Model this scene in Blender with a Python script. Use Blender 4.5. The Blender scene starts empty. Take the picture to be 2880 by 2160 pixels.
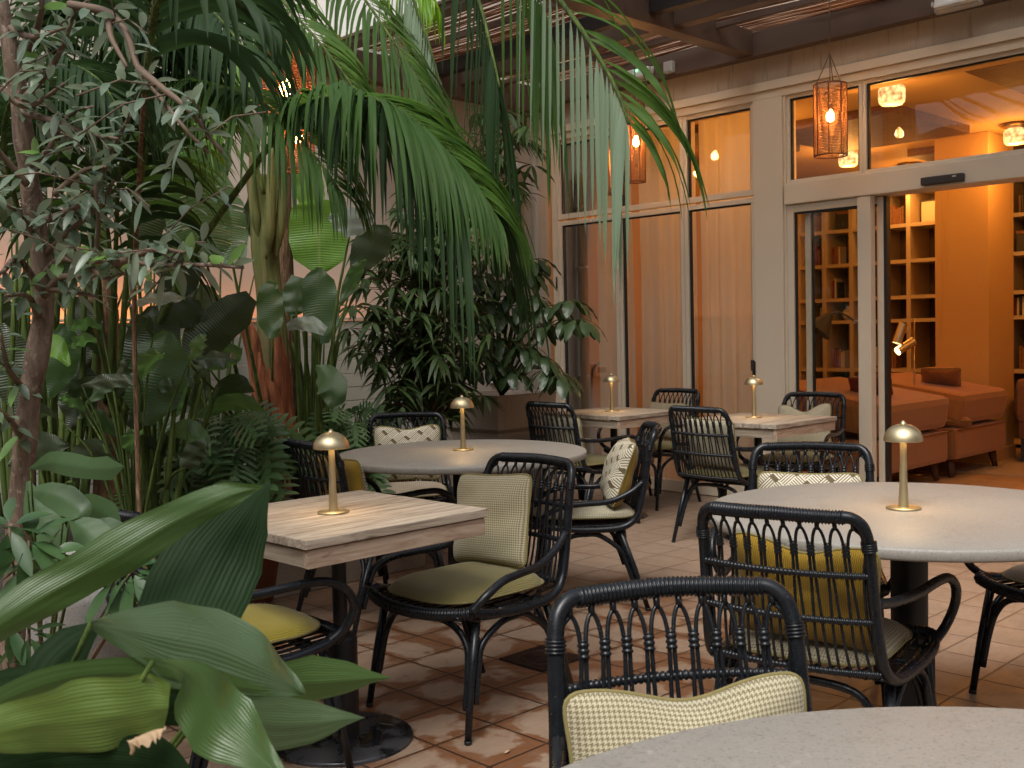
import bpy, bmesh, math, random
import numpy as np
from mathutils import Vector, Matrix
rnd = random.Random(7)
PI = math.pi
C = bpy.context.scene.collection
SC = bpy.context.scene

# ---------------- camera ----------------
FPX, PITCH, ROLL, CAMH = 2998.6, 0.04604, -0.02305, 1.30
GA = -0.7969                       # angle of the paving / glazed front
cp, sp, cr, sr = math.cos(PITCH), math.sin(PITCH), math.cos(ROLL), math.sin(ROLL)
_F = Vector((0, cp, -sp)); _U2 = Vector((0, sp, cp)); _R0 = Vector((1, 0, 0))
CR = _R0*cr + _U2*sr; CU = _U2*cr - _R0*sr; CF = _F
cam_d = bpy.data.cameras.new('camera'); cam = bpy.data.objects.new('camera', cam_d); C.objects.link(cam)
cam.matrix_world = Matrix(((CR.x, CU.x, -CF.x, 0), (CR.y, CU.y, -CF.y, 0), (CR.z, CU.z, -CF.z, CAMH), (0, 0, 0, 1)))
cam_d.sensor_width = 36; cam_d.lens = FPX/2880*36; cam_d.clip_start = 0.05; cam_d.clip_end = 300
cam_d.dof.use_dof = True; cam_d.dof.focus_distance = 3.8; cam_d.dof.aperture_fstop = 14
SC.camera = cam
SC.render.resolution_x, SC.render.resolution_y = 1024, 768

# ---------------- world, sun, exposure ----------------
W = bpy.data.worlds.new('World'); SC.world = W; W.use_nodes = True
nt = W.node_tree; bgn = nt.nodes['Background']
sky = nt.nodes.new('ShaderNodeTexSky'); sky.sky_type = 'NISHITA'; sky.sun_disc = False
SUN_EL, SUN_AZ = math.radians(58), math.radians(200)
sky.sun_elevation = SUN_EL; sky.sun_rotation = SUN_AZ; sky.dust_density = 5; sky.air_density = 1.0; sky.ozone_density = 1
hs = nt.nodes.new('ShaderNodeHueSaturation'); hs.inputs['Saturation'].default_value = 0.44
nt.links.new(sky.outputs[0], hs.inputs['Color']); nt.links.new(hs.outputs[0], bgn.inputs['Color'])
bgn.inputs['Strength'].default_value = 0.125
sd = bpy.data.lights.new('sun', 'SUN'); sun = bpy.data.objects.new('sun', sd); C.objects.link(sun)
sd.energy = 1.2; sd.angle = math.radians(30); sd.color = (1, 0.975, 0.94)
sdir = Vector((math.cos(SUN_EL)*math.sin(SUN_AZ), math.cos(SUN_EL)*math.cos(SUN_AZ), math.sin(SUN_EL)))
sun.rotation_euler = (-sdir).to_track_quat('-Z', 'Y').to_euler()
SC.view_settings.view_transform = 'Standard'; SC.view_settings.look = 'None'
SC.view_settings.exposure = 0.66; SC.view_settings.gamma = 1.0
cy = SC.cycles
cy.use_denoising = True; cy.max_bounces = 7; cy.diffuse_bounces = 3; cy.glossy_bounces = 3
cy.transmission_bounces = 4; cy.transparent_max_bounces = 10; cy.caustics_reflective = False; cy.caustics_refractive = False
cy.sample_clamp_indirect = 4; cy.blur_glossy = 1.0
try: cy.denoising_input_passes = 'RGB_ALBEDO_NORMAL'
except Exception: pass

# ---------------- coordinates ----------------
_S = 2880/2212
def ray(px, py):
    return CF + CR*((px*_S-1440)/FPX) - CU*((py*_S-1080)/FPX)
def W3(px, py, d):                  # a point seen at (px, py), d metres ahead
    r = ray(px, py); r = r*(d/r.y); return Vector((r.x, r.y, r.z+CAMH))
def GZ(px, py, z=0.0):
    r = ray(px, py); t = (z-CAMH)/r.z; return Vector((r.x*t, r.y*t, z))
ca, sa = math.cos(GA), math.sin(GA)
def FW(u, v, z=0.0):                # front-aligned frame -> world   (u grows to the left, v into the building)
    return Vector((-u*ca - v*sa, -u*sa + v*ca, z))

# ---------------- mesh helpers ----------------
class MB:
    def __init__(s): s.v = []; s.f = []; s.uv = []; s.sm = []
    def add(s, vs, fs, uvs=None, smooth=True):
        o = len(s.v); s.v += [tuple(p) for p in vs]
        for k, f in enumerate(fs):
            s.f.append([i+o for i in f]); s.sm.append(smooth)
            s.uv.append([uvs[i] for i in f] if uvs else [(0, 0)]*len(f))
        return s
    def box(s, c, size, rz=0, rot=None, bev=0.0):
        sx, sy, sz = [q/2 for q in size]
        if bev > 0:
            bm = bmesh.new(); bmesh.ops.create_cube(bm, size=1.0)
            for w in bm.verts: w.co = Vector((w.co.x*size[0], w.co.y*size[1], w.co.z*size[2]))
            bmesh.ops.bevel(bm, geom=bm.edges[:], offset=bev, segments=2, affect='EDGES', profile=0.6)
            bm.verts.index_update()
            vs = [w.co.copy() for w in bm.verts]; fs = [[w.index for w in f.verts] for f in bm.faces]; bm.free()
        else:
            vs = [Vector((x*sx, y*sy, z*sz)) for x in (-1, 1) for y in (-1, 1) for z in (-1, 1)]
            fs = [[0, 1, 3, 2], [4, 6, 7, 5], [0, 4, 5, 1], [2, 3, 7, 6], [0, 2, 6, 4], [1, 5, 7, 3]]
        M = rot if rot is not None else Matrix.Rotation(rz, 3, 'Z')
        c = Vector(c)
        return s.add([M@q + c for q in vs], fs, None, False)
    def tube(s, pts, r, seg=8, closed=False, caps=True, uvscale=1.0):
        pts = [Vector(p) for p in pts]; n = len(pts)
        rr = r if callable(r) else (lambda t: r)
        if isinstance(r, (list, tuple)): rl = list(r); rr = lambda t: rl[min(len(rl)-1, int(round(t*(len(rl)-1))))]
        T = []
        for i in range(n):
            a = pts[(i-1) % n] if (closed or i > 0) else pts[0]
            b = pts[(i+1) % n] if (closed or i < n-1) else pts[-1]
            t = (b-a); T.append(t.normalized() if t.length > 1e-9 else Vector((0, 0, 1)))
        ref = Vector((0, 0, 1)) if abs(T[0].z) < 0.9 else Vector((1, 0, 0))
        nrm = (ref - T[0]*ref.dot(T[0])).normalized()
        vs = []; uvs = []; L = 0
        for i in range(n):
            if i > 0:
                L += (pts[i]-pts[i-1]).length
                nrm = nrm - T[i]*nrm.dot(T[i])
                nrm = nrm.normalized() if nrm.length > 1e-6 else Vector((1, 0, 0))
            bn = T[i].cross(nrm); q = rr(i/(n-1))
            for k in range(seg):
                an = 2*PI*k/seg
                vs.append(pts[i] + nrm*(math.cos(an)*q) + bn*(math.sin(an)*q)); uvs.append((k/seg, L*uvscale))
        fs = []
        for i in range(n if closed else n-1):
            for k in range(seg):
                a = i*seg+k; b = i*seg+(k+1) % seg; c2 = ((i+1) % n)*seg+(k+1) % seg; d = ((i+1) % n)*seg+k
                fs.append([a, b, c2, d])
        if caps and not closed:
            fs.append(list(range(seg))[::-1]); fs.append([(n-1)*seg+k for k in range(seg)])
        return s.add(vs, fs, uvs, True)
    def lathe(s, prof, c=(0, 0, 0), seg=24, smooth=True):
        c = Vector(c); vs = []; fs = []; n = len(prof)
        for (r, z) in prof:
            for k in range(seg):
                a = 2*PI*k/seg; vs.append(c + Vector((r*math.cos(a), r*math.sin(a), z)))
        for i in range(n-1):
            for k in range(seg):
                fs.append([i*seg+k, i*seg+(k+1) % seg, (i+1)*seg+(k+1) % seg, (i+1)*seg+k])
        return s.add(vs, fs, None, smooth)
    def grid(s, P, U=None, smooth=True):       # P[i][j] points
        n, m = len(P), len(P[0]); vs = [p for row in P for p in row]
        uvs = [q for row in U for q in row] if U else None
        fs = [[i*m+j, i*m+j+1, (i+1)*m+j+1, (i+1)*m+j] for i in range(n-1) for j in range(m-1)]
        return s.add(vs, fs, uvs, smooth)
    def build(s, name, mat, parent=None, loc=(0, 0, 0), rz=0, base=None):
        me = bpy.data.meshes.new(name)
        if base is not None:
            b = Vector(base); vs = [tuple(Vector(p)-b) for p in s.v]; loc = b
        else: vs = s.v
        me.from_pydata(vs, [], s.f)
        me.polygons.foreach_set('use_smooth', s.sm)
        ul = me.uv_layers.new(name='UVMap')
        flat = [c for f in s.uv for q in f for c in q]
        ul.data.foreach_set('uv', flat)
        me.materials.append(mat); me.update()
        o = bpy.data.objects.new(name, me); C.objects.link(o)
        o.location = loc; o.rotation_euler = (0, 0, rz)
        if parent: o.parent = parent
        return o
def thing(name, label, cat, loc=(0, 0, 0), rz=0, group=None):
    o = bpy.data.objects.new(name, None); C.objects.link(o); o.empty_display_size = 0.1
    o.location = loc; o.rotation_euler = (0, 0, rz); o['label'] = label; o['category'] = cat
    if group: o['group'] = group
    return o
def tag(o, label, cat, group=None):
    o['label'] = label; o['category'] = cat
    if group: o['group'] = group
    return o
def struct(o, kind='structure'):
    o['kind'] = kind; return o
def kids(o): return [c for c in bpy.data.objects if c.parent == o]
def dup(root, loc, rz, label):
    r = root.copy(); C.objects.link(r); r.location = loc; r.rotation_euler = (0, 0, rz); r['label'] = label
    for ch in KIDS[root.name]:
        c = ch.copy(); C.objects.link(c); c.parent = r
        for g in KIDS.get(ch.name, []):
            d = g.copy(); C.objects.link(d); d.parent = c
    return r
KIDS = {}
def regk(root):
    KIDS[root.name] = kids(root)
    for c in KIDS[root.name]: KIDS[c.name] = kids(c)
def catmull(P, n=8):
    P = [Vector(p) for p in P]; out = []
    for i in range(len(P)-1):
        p0 = P[i-1] if i > 0 else P[0]*2-P[1]
        p1, p2 = P[i], P[i+1]
        p3 = P[i+2] if i+2 < len(P) else P[-1]*2-P[-2]
        for k in range(n):
            t = k/n
            out.append(0.5*((2*p1)+(-p0+p2)*t+(2*p0-5*p1+4*p2-p3)*t*t+(-p0+3*p1-3*p2+p3)*t**3))
    out.append(P[-1]); return out
def aux_light(name, kind, loc, energy, color, parent=None, size=0.1, rot=None):
    l = bpy.data.lights.new(name, kind); l.energy = energy; l.color = color
    if kind == 'AREA': l.shape = 'DISK'; l.size = size
    else: l.shadow_soft_size = size
    o = bpy.data.objects.new(name, l); C.objects.link(o); o.location = loc
    if rot: o.rotation_euler = rot
    if parent: o.parent = parent
    return o
# ---------------- materials ----------------
class NB:
    def __init__(s, name):
        s.m = bpy.data.materials.new(name); s.m.use_nodes = True; s.t = s.m.node_tree
        s.b = s.t.nodes['Principled BSDF']; s.out = s.t.nodes['Material Output']
    def n(s, typ, **kw):
        q = s.t.nodes.new('ShaderNode'+typ)
        for k, v in kw.items(): setattr(q, k, v)
        return q
    def L(s, a, b): s.t.links.new(a, b); return s
    def val(s, x, sock):
        if hasattr(x, 'is_linked'): s.L(x, sock)
        else:
            if isinstance(x, (tuple, list)) and sock.type == 'RGBA' and len(x) == 3: x = (*x, 1)
            sock.default_value = x
    def math(s, op, a, b=0.0, c=None, clamp=False):
        q = s.n('Math', operation=op); q.use_clamp = clamp
        s.val(a, q.inputs[0]); s.val(b, q.inputs[1])
        if c is not None: s.val(c, q.inputs[2])
        return q.outputs[0]
    def mix(s, f, a, b):
        q = s.n('Mix', data_type='RGBA'); s.val(f, q.inputs[0]); s.val(a, q.inputs[6]); s.val(b, q.inputs[7]); return q.outputs[2]
    def obj(s): return s.n('TexCoord').outputs['Object']
    def uv(s): return s.n('TexCoord').outputs['UV']
    def map(s, v, scale=(1, 1, 1), rot=(0, 0, 0), loc=(0, 0, 0)):
        q = s.n('Mapping'); s.L(v, q.inputs[0]); q.inputs['Scale'].default_value = scale
        q.inputs['Rotation'].default_value = rot; q.inputs['Location'].default_value = loc; return q.outputs[0]
    def noise(s, v, scale=5, detail=4, rough=0.55, dist=0.0):
        q = s.n('TexNoise'); s.L(v, q.inputs['Vector']); q.inputs['Scale'].default_value = scale
        q.inputs['Detail'].default_value = detail; q.inputs['Roughness'].default_value = rough
        q.inputs['Distortion'].default_value = dist; return q.outputs['Fac']
    def ramp(s, f, stops):
        q = s.n('ValToRGB'); s.L(f, q.inputs[0]); e = q.color_ramp.elements
        while len(e) < len(stops): e.new(0.5)
        for k, (p, c) in enumerate(stops): e[k].position = p; e[k].color = (*c, 1) if len(c) == 3 else c
        return q.outputs[0]
    def rf(s, f, a, b, lo=0.0, hi=1.0):
        q = s.n('MapRange'); q.clamp = True; s.val(f, q.inputs[0])
        for k, v in enumerate((a, b, lo, hi)): q.inputs[k+1].default_value = v
        return q.outputs[0]
    def sep(s, v):
        q = s.n('SeparateXYZ'); s.L(v, q.inputs[0]); return q.outputs
    def comb(s, x, y, z=0.0):
        q = s.n('CombineXYZ'); s.val(x, q.inputs[0]); s.val(y, q.inputs[1]); s.val(z, q.inputs[2]); return q.outputs[0]
    def bump(s, h, strength=0.3, dist=0.01):
        q = s.n('Bump'); s.L(h, q.inputs['Height']); q.inputs['Strength'].default_value = strength
        q.inputs['Distance'].default_value = dist; s.L(q.outputs[0], s.b.inputs['Normal']); return q
    def set(s, color=None, rough=None, metal=None, spec=None, **kw):
        if color is not None: s.val(color, s.b.inputs['Base Color'])
        if rough is not None: s.val(rough, s.b.inputs['Roughness'])
        if metal is not None: s.b.inputs['Metallic'].default_value = metal
        if spec is not None: s.b.inputs['Specular IOR Level'].default_value = spec
        return s
    def emit(s, col, strength):
        s.b.inputs['Emission Color'].default_value = (*col, 1); s.b.inputs['Emission Strength'].default_value = strength; return s
    def translucent(s, col, f):
        tr = s.n('BsdfTranslucent'); s.val(col, tr.inputs['Color']); mx = s.n('MixShader')
        mx.inputs[0].default_value = f; s.L(s.b.outputs[0], mx.inputs[1]); s.L(tr.outputs[0], mx.inputs[2])
        s.L(mx.outputs[0], s.out.inputs[0]); return s
def plain(name, col, rough=0.5, metal=0.0, var=0.12, scale=6, bump=0.0, bscale=60, spec=0.5):
    b = NB(name); o = b.obj(); n = b.noise(o, scale, 5)
    k = tuple(min(1, c*(1+var)) for c in col); l = tuple(c*(1-var) for c in col)
    b.set(b.mix(n, l, k), b.rf(n, 0.3, 0.7, rough-0.05, rough+0.07), metal, spec)
    if bump: b.bump(b.noise(o, bscale, 3), bump, 0.004)
    return b.m
M = {}
def mk_rattan():
    b = NB('black_rattan'); o = b.obj(); n = b.noise(o, 30, 4); sp_ = b.rf(b.noise(o, 260, 2), 0.66, 0.74)
    c = b.mix(n, (0.0045, 0.0058, 0.0075), (0.012, 0.015, 0.019)); c = b.mix(b.math('MULTIPLY', sp_, 0.5), c, (0.16, 0.15, 0.14))
    b.set(c, b.rf(n, 0.3, 0.7, 0.22, 0.36), 0, 0.33); b.bump(n, 0.12, 0.002); return b.m
M['rattan'] = mk_rattan()
M['black_metal'] = plain('black_metal', (0.016, 0.017, 0.019), 0.42, 0.3, 0.4, 14)
def mk_disc():
    b = NB('wet_black_metal'); o = b.obj(); n = b.noise(o, 9, 4, 0.6, 0.6)
    b.set(b.mix(b.rf(n, 0.42, 0.56), (0.05, 0.05, 0.055), (0.012, 0.012, 0.013)), b.rf(n, 0.44, 0.54, 0.42, 0.10), 0.2); b.bump(n, 0.2, 0.004); return b.m
M['disc'] = mk_disc()
def mk_brass(name, c1, c2, r):
    b = NB(name); n = b.noise(b.obj(), 25, 3); b.set(b.mix(n, c1, c2), b.rf(n, 0.3, 0.7, r-0.04, r+0.05), 1.0); return b.m
M['brass'] = mk_brass('brushed_brass', (0.54, 0.455, 0.27), (0.62, 0.53, 0.34), 0.42)
M['brass_dark'] = mk_brass('dark_brass', (0.30, 0.19, 0.09), (0.42, 0.28, 0.14), 0.35)
def mk_floor():
    b = NB('terracotta_tiles'); T = 0.2512
    o = b.obj(); x, y, z = b.sep(o)
    warp = b.math('MULTIPLY', b.math('SUBTRACT', b.noise(o, 3, 2), 0.5), 0.004)
    xs = b.math('DIVIDE', b.math('ADD', x, warp), T); ys = b.math('DIVIDE', b.math('ADD', y, warp), T)
    fx = b.math('FRACT', xs); fy = b.math('FRACT', ys)
    dx = b.math('MINIMUM', fx, b.math('SUBTRACT', 1.0, fx)); dy = b.math('MINIMUM', fy, b.math('SUBTRACT', 1.0, fy))
    d = b.math('MINIMUM', dx, dy)                           # 0 on the joint, 0.5 mid tile
    cell = b.comb(b.math('FLOOR', xs), b.math('FLOOR', ys))
    wn = b.n('TexWhiteNoise', noise_dimensions='3D'); b.L(cell, wn.inputs['Vector'])
    off = b.n('VectorMath', operation='MULTIPLY_ADD'); b.L(wn.outputs['Color'], off.inputs[0]); off.inputs[1].default_value = (9, 9, 9); b.L(o, off.inputs[2])
    n1 = b.noise(off.outputs[0], 7, 6, 0.6, 0.5); n2 = b.noise(off.outputs[0], 38, 6, 0.68, 0.3)
    streak = b.noise(b.map(off.outputs[0], (22, 5, 1), (0, 0, 0.5)), 3, 5, 0.6)
    base = b.mix(n1, (0.205, 0.136, 0.090), (0.345, 0.248, 0.178))
    base = b.mix(b.rf(b.sep(wn.outputs['Color'])[0], 0, 1, 0, 0.55), base, (0.325, 0.237, 0.172))
    base = b.mix(b.rf(streak, 0.45, 0.7, 0, 0.45), base, (0.21, 0.125, 0.075))
    # iron and damp stains gather along the joints round the drain and fade towards the doors
    cx = b.math('SUBTRACT', x, DRAIN[0]); cyy = b.math('SUBTRACT', y, DRAIN[1])
    rad = b.math('SQRT', b.math('ADD', b.math('MULTIPLY', cx, cx), b.math('MULTIPLY', cyy, cyy)))
    zone = b.math('ADD', b.rf(rad, 0.5, 2.1, 0.85, -0.1), b.math('MULTIPLY', b.math('SUBTRACT', b.noise(o, 1.6, 4), 0.5), 2.0))
    edge = b.math('ADD', b.rf(d, 0.0, 0.36, 0.8, 0.0), b.math('MULTIPLY', b.math('SUBTRACT', b.noise(o, 3.2, 6, 0.62, 1.2), 0.5), 4.2))
    st = b.math('MULTIPLY', b.rf(edge, 0.34, 0.62), b.rf(zone, 0.10, 0.50), clamp=True)
    base = b.mix(b.math('MULTIPLY', st, b.rf(n2, 0.25, 0.65, 0.6, 1.0)), base, b.mix(n2, (0.075, 0.022, 0.007), (0.235, 0.095, 0.034)))
    dark = b.rf(b.noise(off.outputs[0], 11, 6, 0.7, 1.5), 0.60, 0.72)
    base = b.mix(b.math('MULTIPLY', dark, b.rf(zone, 0.1, 0.8, 0.12, 0.75)), base, (0.12, 0.05, 0.028))
    spk = b.rf(b.noise(o, 140, 3, 0.7), 0.66, 0.72, 0, 0.5); base = b.mix(spk, base, (0.10, 0.055, 0.03))
    gr = b.rf(d, 0.012, 0.022, 1.0, 0.0)
    grc = b.mix(b.rf(zone, -0.05, 0.3), (0.145, 0.090, 0.060), (0.035, 0.018, 0.011))
    b.set(b.mix(gr, base, grc), b.math('SUBTRACT', b.rf(n1, 0.3, 0.7, 0.55, 0.42), b.math('MULTIPLY', st, 0.13)), 0, 0.45)
    h = b.math('ADD', b.rf(d, 0.006, 0.03, 0.0, 1.0), b.math('MULTIPLY', n2, 0.22)); b.bump(h, 0.5, 0.004); return b.m
def mk_concrete(name, c1, c2, c3, rough=0.5):
    b = NB(name); o = b.obj(); n = b.noise(o, 3.5, 4); s = b.noise(o, 190, 3, 0.7); t = b.noise(o, 70, 4, 0.7)
    c = b.mix(n, c1, c2); c = b.mix(b.rf(b.noise(o, 6, 6, 0.7, 1.0), 0.55, 0.7, 0, 0.3), c, c3); c = b.mix(b.rf(s, 0.56, 0.66, 0, 0.75), c, c3); c = b.mix(b.rf(t, 0.58, 0.72, 0, 0.25), c, (0.6, 0.55, 0.48))
    b.set(c, b.rf(t, 0.3, 0.7, rough-0.05, rough+0.1), 0, 0.5); b.bump(s, 0.15, 0.001); return b.m
M['table_conc'] = mk_concrete('speckled_table_concrete', (0.245, 0.228, 0.198), (0.31, 0.292, 0.256), (0.135, 0.125, 0.11))
def mk_wood(name, c1, c2, c3, pw=0.0, sc=1.0, axis=0):
    b = NB(name); o = b.obj(); x, y, z = b.sep(o)
    idx = b.math('FLOOR', b.math('DIVIDE', y, pw)) if pw else 0.0
    wn = b.n('TexWhiteNoise', noise_dimensions='1D'); b.val(idx, wn.inputs['W'])
    v = b.comb(b.math('ADD', b.math('MULTIPLY', x, 1.6), b.math('MULTIPLY', wn.outputs[0], 9.0)), b.math('MULTIPLY', y, 22), b.math('MULTIPLY', z, 22))
    if axis: v = b.comb(b.math('MULTIPLY', x, 22), b.math('MULTIPLY', y, 1.6), b.math('MULTIPLY', z, 22))
    g = b.noise(v, 2.0*sc, 6, 0.6, 1.2); gf = b.noise(v, 9.0*sc, 4, 0.6)
    kn = b.noise(b.comb(b.math('MULTIPLY', x, 4), b.math('MULTIPLY', y, 11), b.math('MULTIPLY', z, 8)), 2.2, 2, 0.4, 0.4)
    c = b.ramp(g, [(0.34, c2), (0.5, c1), (0.64, c3)]); c = b.mix(b.rf(gf, 0.55, 0.75, 0, 0.4), c, c2)
    c = b.mix(b.rf(wn.outputs[0], 0, 1, 0, 0.42), c, c2); c = b.mix(b.rf(kn, 0.70, 0.78, 0, 0.85), c, (c2[0]*0.45, c2[1]*0.38, c2[2]*0.33))
    b.set(c, b.rf(gf, 0.3, 0.7, 0.55, 0.72), 0, 0.35); b.bump(b.math('ADD', g, b.math('MULTIPLY', gf, 0.5)), 0.45, 0.003); return b.m
M['pine'] = mk_wood('weathered_pine', (0.37, 0.31, 0.24), (0.19, 0.145, 0.105), (0.50, 0.43, 0.345), 0.115)
M['pine_edge'] = mk_wood('weathered_pine_apron', (0.44, 0.34, 0.25), (0.28, 0.19, 0.13), (0.55, 0.44, 0.34))
M['pine_edge2'] = mk_wood('weathered_pine_end', (0.33, 0.27, 0.20), (0.19, 0.15, 0.11), (0.42, 0.35, 0.27), 0, 1.0, 1)
def mk_hound(name, light, dark, thread=0.00102, weave=0.2):
    b = NB(name); u = b.uv(); x, y, z = b.sep(u)
    xi = b.math('FLOOR', b.math('DIVIDE', b.math('ADD', x, 5.0), thread)); yi = b.math('FLOOR', b.math('DIVIDE', b.math('ADD', y, 5.0), thread))
    wx = b.math('LESS_THAN', b.math('MODULO', xi, 8.0), 4.0); wy = b.math('LESS_THAN', b.math('MODULO', yi, 8.0), 4.0)
    top = b.math('LESS_THAN', b.math('MODULO', b.math('ADD', xi, yi), 4.0), 2.0)
    f = b.math('ADD', b.math('MULTIPLY', top, wx), b.math('MULTIPLY', b.math('SUBTRACT', 1.0, top), wy))
    n = b.noise(b.obj(), 9, 3); c = b.mix(f, light, dark); c = b.mix(b.rf(n, 0.3, 0.7, 0, 0.2), c, dark)
    b.set(c, 0.85, 0, 0.15); w = b.noise(u, 420, 2); b.bump(w, 0.35, 0.002)
    b.b.inputs['Sheen Weight'].default_value = 0.2; return b.m
M['hound'] = mk_hound('houndstooth_sage', (0.50, 0.465, 0.32), (0.19, 0.155, 0.085))
M['hound_pale'] = mk_hound('houndstooth_pale', (0.55, 0.52, 0.38), (0.26, 0.22, 0.14))
M['hound_seat'] = mk_hound('houndstooth_seat', (0.44, 0.40, 0.28), (0.17, 0.14, 0.085))
def mk_basket(name):
    b = NB(name); u = b.uv(); x, y, z = b.sep(u); k = 1/0.036
    a = b.math('MULTIPLY', b.math('ADD', x, y), k*0.7071); c = b.math('MULTIPLY', b.math('SUBTRACT', x, y), k*0.7071)
    a = b.math('ADD', a, 50.0); c = b.math('ADD', c, 50.0)
    par = b.math('MODULO', b.math('ADD', b.math('FLOOR', a), b.math('FLOOR', b.math('MULTIPLY', c, 0.5))), 2.0)
    s1 = b.math('LESS_THAN', b.math('FRACT', b.math('MULTIPLY', a, 4.0)), 0.62); s2 = b.math('LESS_THAN', b.math('FRACT', b.math('MULTIPLY', c, 4.0)), 0.62)
    f = b.math('ADD', b.math('MULTIPLY', par, s1), b.math('MULTIPLY', b.math('SUBTRACT', 1.0, par), s2))
    bar = b.math('MULTIPLY', b.math('LESS_THAN', b.math('FRACT', b.math('MULTIPLY', c, 0.5)), 0.22), par)
    f = b.math('MULTIPLY', f, b.math('SUBTRACT', 1.0, bar))
    b.set(b.mix(f, (0.115, 0.09, 0.05), (0.60, 0.56, 0.44)), 0.85, 0, 0.15); b.bump(b.math('ADD', f, b.noise(u, 420, 2)), 0.3, 0.002); return b.m
M['basket'] = mk_basket('basketweave_cream_brown')
def mk_fabric(name, c1, c2, sc=190):
    b = NB(name); u = b.uv(); x, y, z = b.sep(u)
    zz = b.math('SINE', b.math('ADD', b.math('MULTIPLY', x, sc*6.28), b.math('MULTIPLY', b.math('PINGPONG', b.math('MULTIPLY', y, sc*0.7), 1.0), 3.0)))
    n = b.noise(b.obj(), 12, 3); c = b.mix(b.rf(zz, -1, 1), c1, c2); c = b.mix(b.rf(n, 0.3, 0.7, 0, 0.25), c, c1)
    b.set(c, 0.9, 0, 0.12); b.bump(zz, 0.3, 0.0015); b.b.inputs['Sheen Weight'].default_value = 0.25; return b.m
M['olive'] = mk_fabric('olive_weave', (0.13, 0.11, 0.035), (0.25, 0.215, 0.085))
M['mustard'] = mk_fabric('mustard_weave', (0.19, 0.11, 0.008), (0.40, 0.25, 0.03))
M['lime'] = mk_fabric('lime_weave', (0.22, 0.175, 0.015), (0.42, 0.345, 0.06))
M['brownrib'] = mk_fabric('brown_ribbed_weave', (0.10, 0.07, 0.04), (0.22, 0.165, 0.10), 110)
M['beigerib'] = mk_fabric('beige_ribbed_weave', (0.27, 0.22, 0.15), (0.45, 0.385, 0.28), 90)
M['orange_cloth'] = mk_fabric('orange_backing', (0.33, 0.13, 0.03), (0.46, 0.21, 0.06))
M['piping'] = plain('olive_piping', (0.20, 0.165, 0.06), 0.85, 0, 0.2, 60)
def mk_plaster(name, c1, c2, bump=0.35):
    b = NB(name); o = b.obj(); n = b.noise(o, 1.3, 6, 0.65); f = b.noise(o, 55, 5, 0.7); s = b.noise(b.map(o, (9, 9, 0.7)), 1.2, 5, 0.6)
    c = b.mix(n, c1, c2); c = b.mix(b.rf(s, 0.58, 0.75, 0, 0.35), c, tuple(q*0.55 for q in c1))
    b.set(c, 0.85, 0, 0.2); b.bump(f, bump, 0.006); return b.m
M['plaster'] = mk_plaster('cream_plaster', (0.46, 0.41, 0.34), (0.56, 0.51, 0.44))
M['plaster_in'] = mk_plaster('room_plaster', (0.50, 0.31, 0.12), (0.56, 0.36, 0.15), 0.1)
M['white_plaster'] = mk_plaster('white_plaster', (0.62, 0.61, 0.58), (0.72, 0.71, 0.68), 0.3)
def mk_fascia():
    b = NB('weathered_fascia'); o = b.obj(); x, y, z = b.sep(o)
    s = b.noise(b.comb(b.math('MULTIPLY', x, 26), b.math('MULTIPLY', y, 26), b.math('MULTIPLY', z, 1.6)), 1.5, 5, 0.65); n = b.noise(o, 4, 5)
    c = b.mix(n, (0.40, 0.33, 0.25), (0.50, 0.43, 0.34)); c = b.mix(b.rf(s, 0.56, 0.72, 0, 0.6), c, (0.16, 0.10, 0.065))
    b.set(c, 0.75, 0, 0.25); b.bump(s, 0.15, 0.004); return b.m
M['fascia'] = mk_fascia()
def mk_frame():
    b = NB('cream_aluminium'); o = b.obj(); n = b.noise(o, 2.2, 4); s = b.rf(b.noise(o, 45, 4, 0.7), 0.66, 0.78, 0, 0.3)
    c = b.mix(n, (0.66, 0.56, 0.42), (0.72, 0.62, 0.48)); c = b.mix(s, c, (0.3, 0.22, 0.15)); b.set(c, 0.38, 0, 0.5); return b.m
M['frame'] = mk_frame()
M['seal'] = plain('black_seal', (0.012, 0.012, 0.012), 0.5)
def mk_glass():
    b = NB('window_glass'); tr = b.n('BsdfTransparent'); gl = b.n('BsdfGlossy'); fr = b.n('Fresnel'); mx = b.n('MixShader')
    tr.inputs[0].default_value = (0.93, 0.93, 0.90, 1); gl.inputs['Roughness'].default_value = 0.0; fr.inputs[0].default_value = 1.5
    w = b.noise(b.obj(), 1.4, 2); bp = b.n('Bump'); b.L(w, bp.inputs['Height']); bp.inputs['Strength'].default_value = 0.05; bp.inputs['Distance'].default_value = 0.05
    b.L(bp.outputs[0], gl.inputs['Normal'])
    k = b.math('MULTIPLY', fr.outputs[0], 1.3, clamp=True); b.L(k, mx.inputs[0]); b.L(tr.outputs[0], mx.inputs[1]); b.L(gl.outputs[0], mx.inputs[2])
    b.L(mx.outputs[0], b.out.inputs[0]); return b.m
M['glass'] = mk_glass()
def mk_curtain():
    b = NB('sheer_curtain'); n = b.noise(b.map(b.obj(), (3, 3, 0.4)), 2, 4); c = b.mix(n, (0.62, 0.55, 0.43), (0.74, 0.68, 0.56))
    b.set(c, 0.9, 0, 0.1); b.translucent((0.80, 0.70, 0.52), 0.38); return b.m
M['curtain'] = mk_curtain()
M['steel_beam'] = plain('brown_grey_steel', (0.135, 0.093, 0.07), 0.42, 0.3, 0.25, 5, 0.05)
M['dark_beam'] = plain('dark_steel', (0.030, 0.026, 0.024), 0.4, 0.3, 0.3, 5)
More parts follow.
